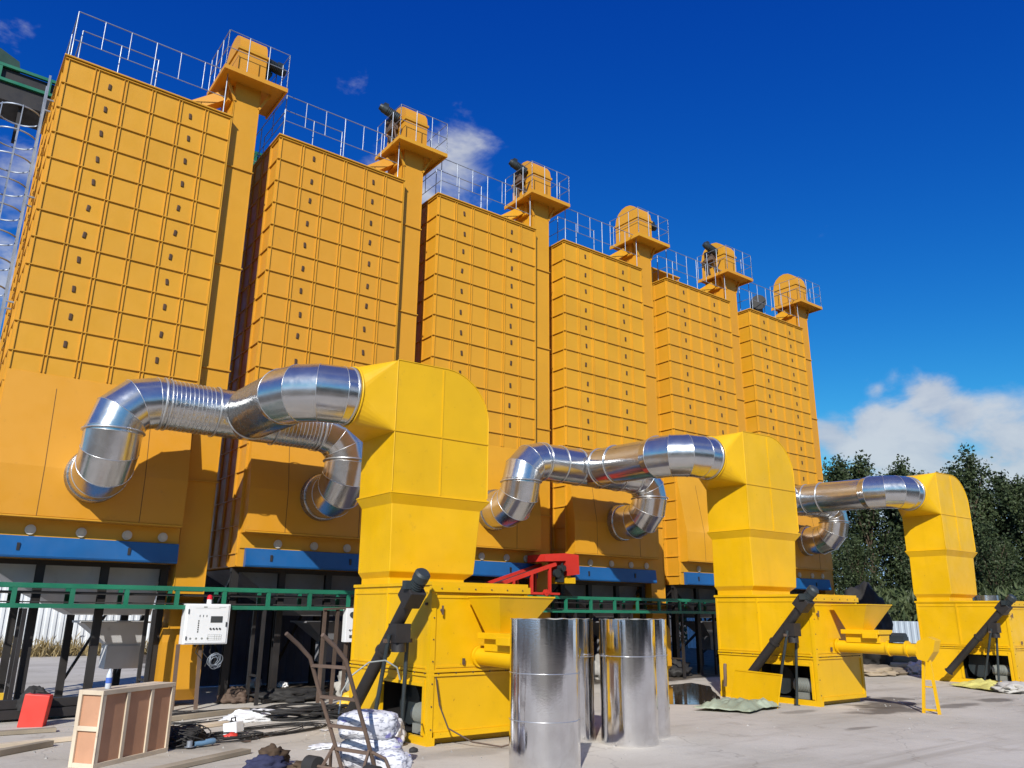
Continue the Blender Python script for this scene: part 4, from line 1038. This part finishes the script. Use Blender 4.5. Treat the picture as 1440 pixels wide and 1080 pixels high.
m = MB(); rg = random.Random(5)
for k in range(1500):
    a = rg.random(); x = rg.uniform(-.5,20); y = -9 + 8.5*rg.random() + max(0, x-6)*-.05; r = .006 + .022*rg.random()**4
    if rg.random() < .5: x = rg.gauss(3.5,2.2); y = rg.gauss(-3,1.6)
    q = [(x+r*rg.uniform(.6,1.2)*math.cos(t), y+r*rg.uniform(.6,1.2)*math.sin(t), 0) for t in (0,1.2,2.5,3.8,5.1)]
    m.add(q + [(x, y, r*rg.uniform(.5,1.1))], [(i, (i+1) % 5, 5) for i in range(5)])
tag(m.build('gravel', M['rubble']), kind='stuff')
SCR = 'small scraps littered on the yard'
for k in range(16):
    x = rg.uniform(1.5,5.2); y = rg.uniform(-5.2,-.6)
    m = MB(); m.rings([[(i*.03*rg.uniform(.8,1.3), j*.04*rg.uniform(.8,1.2), .004+.012*rg.random()) for i in range(5)] for j in range(4)], True, False)
    tag(m.build('scrap', M[rg.choice(('plastic','cast','wood','rusty'))], loc=(x,y,0), rz=rg.uniform(0,6)), 'small crumpled scrap littered on the yard among the cables', 'scrap', SCR)
# ------------------------------------------------------------------ fences, logs, grass, trees
def fence(name, a, b, h, mat, label, pitch=.24):
    m = MB(); a = V(a); b = V(b); L = (b-a).length; n = int(L/pitch); ring = []
    d = (b-a).normalized(); q = V((-d.y, d.x, 0))
    for i in range(n+1):
        for t, o in ((0,0),(.42,0),(.5,.035),(.92,.035)):
            p = a + d*((i+t)*pitch) + q*o; ring.append([(p.x,p.y,0.03),(p.x,p.y,h)])
    m.rings(ring, False, False)
    root = empty(name, a, label, 'fence')
    for v in range(len(m.v)): m.v[v] = tuple(V(m.v[v]) - a)
    m.build('cladding', mat, root, solid=.006)
    m = MB(); k = 0
    while k*3 < L:
        p = d*(k*3) + q*.09; m.box(p.x-.03,p.x+.03,p.y-.03,p.y+.03,0,h); k += 1
    for z in (.3, h-.1): m.bar(q*.07+V((0,0,z)), d*L+q*.07+V((0,0,z)), .04)
    m.build('fence_frame', M['galv'], root)
    return root
fence('sheet_fence', (-14,19,0), (14,19,0), 2.5, M['whitefence'], 'white corrugated sheet fence far behind the left tower legs')
fence('sheet_fence', (31,12,0), (31,-16,0), 1.46, M['greyfence'], 'pale blue grey sheet fence before the trees at right')
for k, (x0,y0,x1,y1,z,w,mt,lab) in enumerate(((26.0,2.2,27.2,-3.0,.22,.40,'oldwood','thick grey log lowest in the pile by the right fence'),(26.6,2.2,27.7,-3.2,.20,.36,'rubber','dark log lying behind the thick grey log'),(26.3,1.6,27.4,-3.1,.58,.36,'oldwood','grey log on top of the pile by the right fence'),(25.3,.5,26.0,-3.0,.10,.18,'wood','pale pole on the ground before the log pile'))):
    m = MB(); a = V((x0,y0,z)); b = V((x1,y1,z)); o = a.lerp(b,.5); m.tube([a-o, a.lerp(b,.3)-o, a.lerp(b,.7)-o+V((0,.0,.02)), b-o], w/2, 12)
    tag(m.build('log', M[mt], loc=o), lab, 'log', 'logs piled by the right fence')
lump('plastic_sheeting', M['plastic'], (24.2,-2.9,0), (.45,.3,.22), 18, 'white plastic sheeting left of the farthest furnace', 'sheeting', None, .5, 3)
lump('sand_heap', M['sand'], (22.6,-2.2,0), (1.3,.7,.16), 19, 'low tan sand heap before the log pile', 'sand', None, .4, 3)
lump('black_cover', M['rubber'], (25.4,-.6,0), (.85,.7,1.45), 20, 'tall black covered heap seen over the hopper of the middle furnace', 'cover', None, .25, 2.2, 0, .8)
root = empty('steel_hopper', (25.2,-4.6,0), 'small bright steel hopper just showing over the farthest furnace', 'hopper')
m = MB(); m.cyl((0,0,1.5),(0,0,2.28),.35,n=24); m.frustum((-.2,.2,-.2,.2,1.0),(-.3,.3,-.3,.3,1.5)); m.build('drum', M['pipe'], root)
m = MB()
for x in (-.3,.3):
    for y in (-.3,.3): m.bar((x,y,0),(x,y,1.6),.05)
m.build('stand', M['galv'], root)

def leafset(name, gen, n, size, mat, seed, parent=None, aspect=.6, loc=(0,0,0)):
    rg = random.Random(seed); vs = []; fs = []; tone = []
    for _ in range(n):
        c, up, k = gen(rg)
        s = size*rg.uniform(.6,1.35)
        d = V((rg.gauss(0,1), rg.gauss(0,1), rg.gauss(0,1))) + up
        d.normalize(); e = d.cross(V((rg.gauss(0,1), rg.gauss(0,1), rg.gauss(0,1)))).normalized()
        b = len(vs); h = s*aspect*.5
        vs += [c - d*s*.5, c + e*h, c + d*s*.5, c - e*h]; fs.append((b,b+1,b+2,b+3))
        tone += [max(0, min(1, rg.gauss(k,.25)))]
    me = bpy.data.meshes.new(name); me.from_pydata([tuple(v) for v in vs], [], fs); me.materials.append(mat)
    at = me.attributes.new('tone', 'FLOAT', 'FACE')
    at.data.foreach_set('value', tone)
    o = bpy.data.objects.new(name, me); COL.objects.link(o); o.location = loc
    if parent is not None: o.parent = parent
    return o
def make_tree(seed, h, spread):
    root = empty('poplar_tree', (0,0,0), '-', 'tree', 'dark trees beyond the right fence')
    rg = random.Random(seed); m = MB()
    m.tube([(0,0,-.1),(.03,.02,h*.3),(-.05,.03,h*.6),(.02,0,h*.93)], lambda i: (.17,.13,.08,.02)[i], 9)
    cl = []
    for k in range(40):
        t = rg.uniform(.10,.93); z = h*t
        reach = spread*(.35+.9*math.sin(math.pi*min(1,(t*.92+.12)))**.8)*rg.uniform(.5,1.1)*(1.0 if t < .75 else (1.02-t)/.27)
        a = rg.uniform(0,6.28); b = V((0,0,z*.9)); e = V((math.cos(a)*reach, math.sin(a)*reach, z + reach*1.5 + .2))
        m.tube([b, b.lerp(e,.5)+V((0,0,-.05)), e], lambda i: (.05,.03,.012)[i], 5)
        for q in (.4,.6,.8,.95,1.08): cl.append((b.lerp(e,q), (.34 if t < .6 else .20)*rg.uniform(.5,1.1), rg.choice((.0,.0,.08,.2,.7))))
    for k in range(10): cl.append((V((rg.gauss(0,.15),rg.gauss(0,.15),h*(.80+.022*k))), .16, .15))
    m.build('trunk', M['bark'], root)
    def gen(r):
        c, s, k = r.choice(cl)
        return c + V((r.gauss(0,s), r.gauss(0,s), r.gauss(0,s*1.25))), V((0,0,.7)), k
    leafset('crown', gen, 9500, .17, M['leaf'], seed+50, root)
    return root
protos = [make_tree(1,10.8,1.0), make_tree(2,9.9,1.15), make_tree(3,8.9,1.2), make_tree(4,10.3,.95)]
trees = [(38.5,9.6,0,1.02,'dark tree close against the right edge of the farthest tower'),(40,8.3,3,.98,'dark tree with a pointed top, second right of the farthest tower'),
         (40,6.9,1,1.0,'tall dark tree with a spire top midway between the farthest tower and furnace'),(41,5.7,2,1.0,'lower dark tree above the farthest silver duct'),
         (40,4.7,3,.92,'dark tree just left of the farthest furnace stack'),(41,3.4,2,.95,'dark tree mostly hidden behind the farthest furnace stack'),
         (39,1.8,1,.86,'dark tree showing at the right shoulder of the farthest furnace'),(38.5,.9,0,.86,'tallest dark tree right of the farthest furnace'),
         (39,-.2,2,.90,'dark tree second right of the farthest furnace'),(38.5,-1.1,3,.74,'dark tree at the right edge of the picture'),(39.5,-2.2,1,.70,'low dark tree outside the right edge'),
         (36.5,10.8,2,1.05,'dark tree behind the farthest tower'),(36.2,7.6,2,.62,'short bushy dark tree below the duct, near the farthest tower'),(36.2,5.6,1,.55,'short bushy dark tree left of the farthest furnace'),
         (36.0,2.3,2,.6,'short bushy dark tree behind the farthest furnace'),(36.0,-.6,1,.55,'short bushy dark tree right of the farthest furnace')]
seen = set()
for i, (x, y, p, s, lab) in enumerate(trees):
    src = protos[p]
    o = src if p not in seen else copy_tree(src)
    seen.add(p); o.location = (x, y, -.05); o.scale = (s*1.1, s*1.1, s); o.rotation_euler = (0,0,i*1.37); o['label'] = lab
def cgen(r):
    x = r.uniform(31.8,36.5); y = r.uniform(-9,14); h = 3.1*(.75+.25*noise.noise(V((x*.6,y*.6,0)))) + (x-32)*.12
    return V((x, y, h*r.random()**.7)), V((0,0,1.6)), .3
tag(leafset('undergrowth', cgen, 30000, .42, M['corn'], 77, aspect=.22), kind='stuff')
def ggen(r):
    x = r.uniform(-8,13); return V((x, 18.3+r.gauss(0,.35), abs(r.gauss(.12,.2)))), V((0,0,2.5)), .3
tag(leafset('dry_grass', ggen, 9000, .34, M['dry'], 78, aspect=.12), kind='stuff')
def bgen(r):
    x = r.uniform(-60,70); y = -46 - .25*abs(x) + r.gauss(0,2); h = 11 + 3*noise.noise(V((x*.15,0,3)))
    return V((x, y, h*r.random()**.75)), V((0,0,.6)), .15
tag(leafset('distant_wood', bgen, 14000, 1.5, M['leaf'], 91), kind='stuff')
SC.render.engine = 'CYCLES'
SC.cycles.diffuse_bounces = 4
SC.cycles.max_bounces = 8
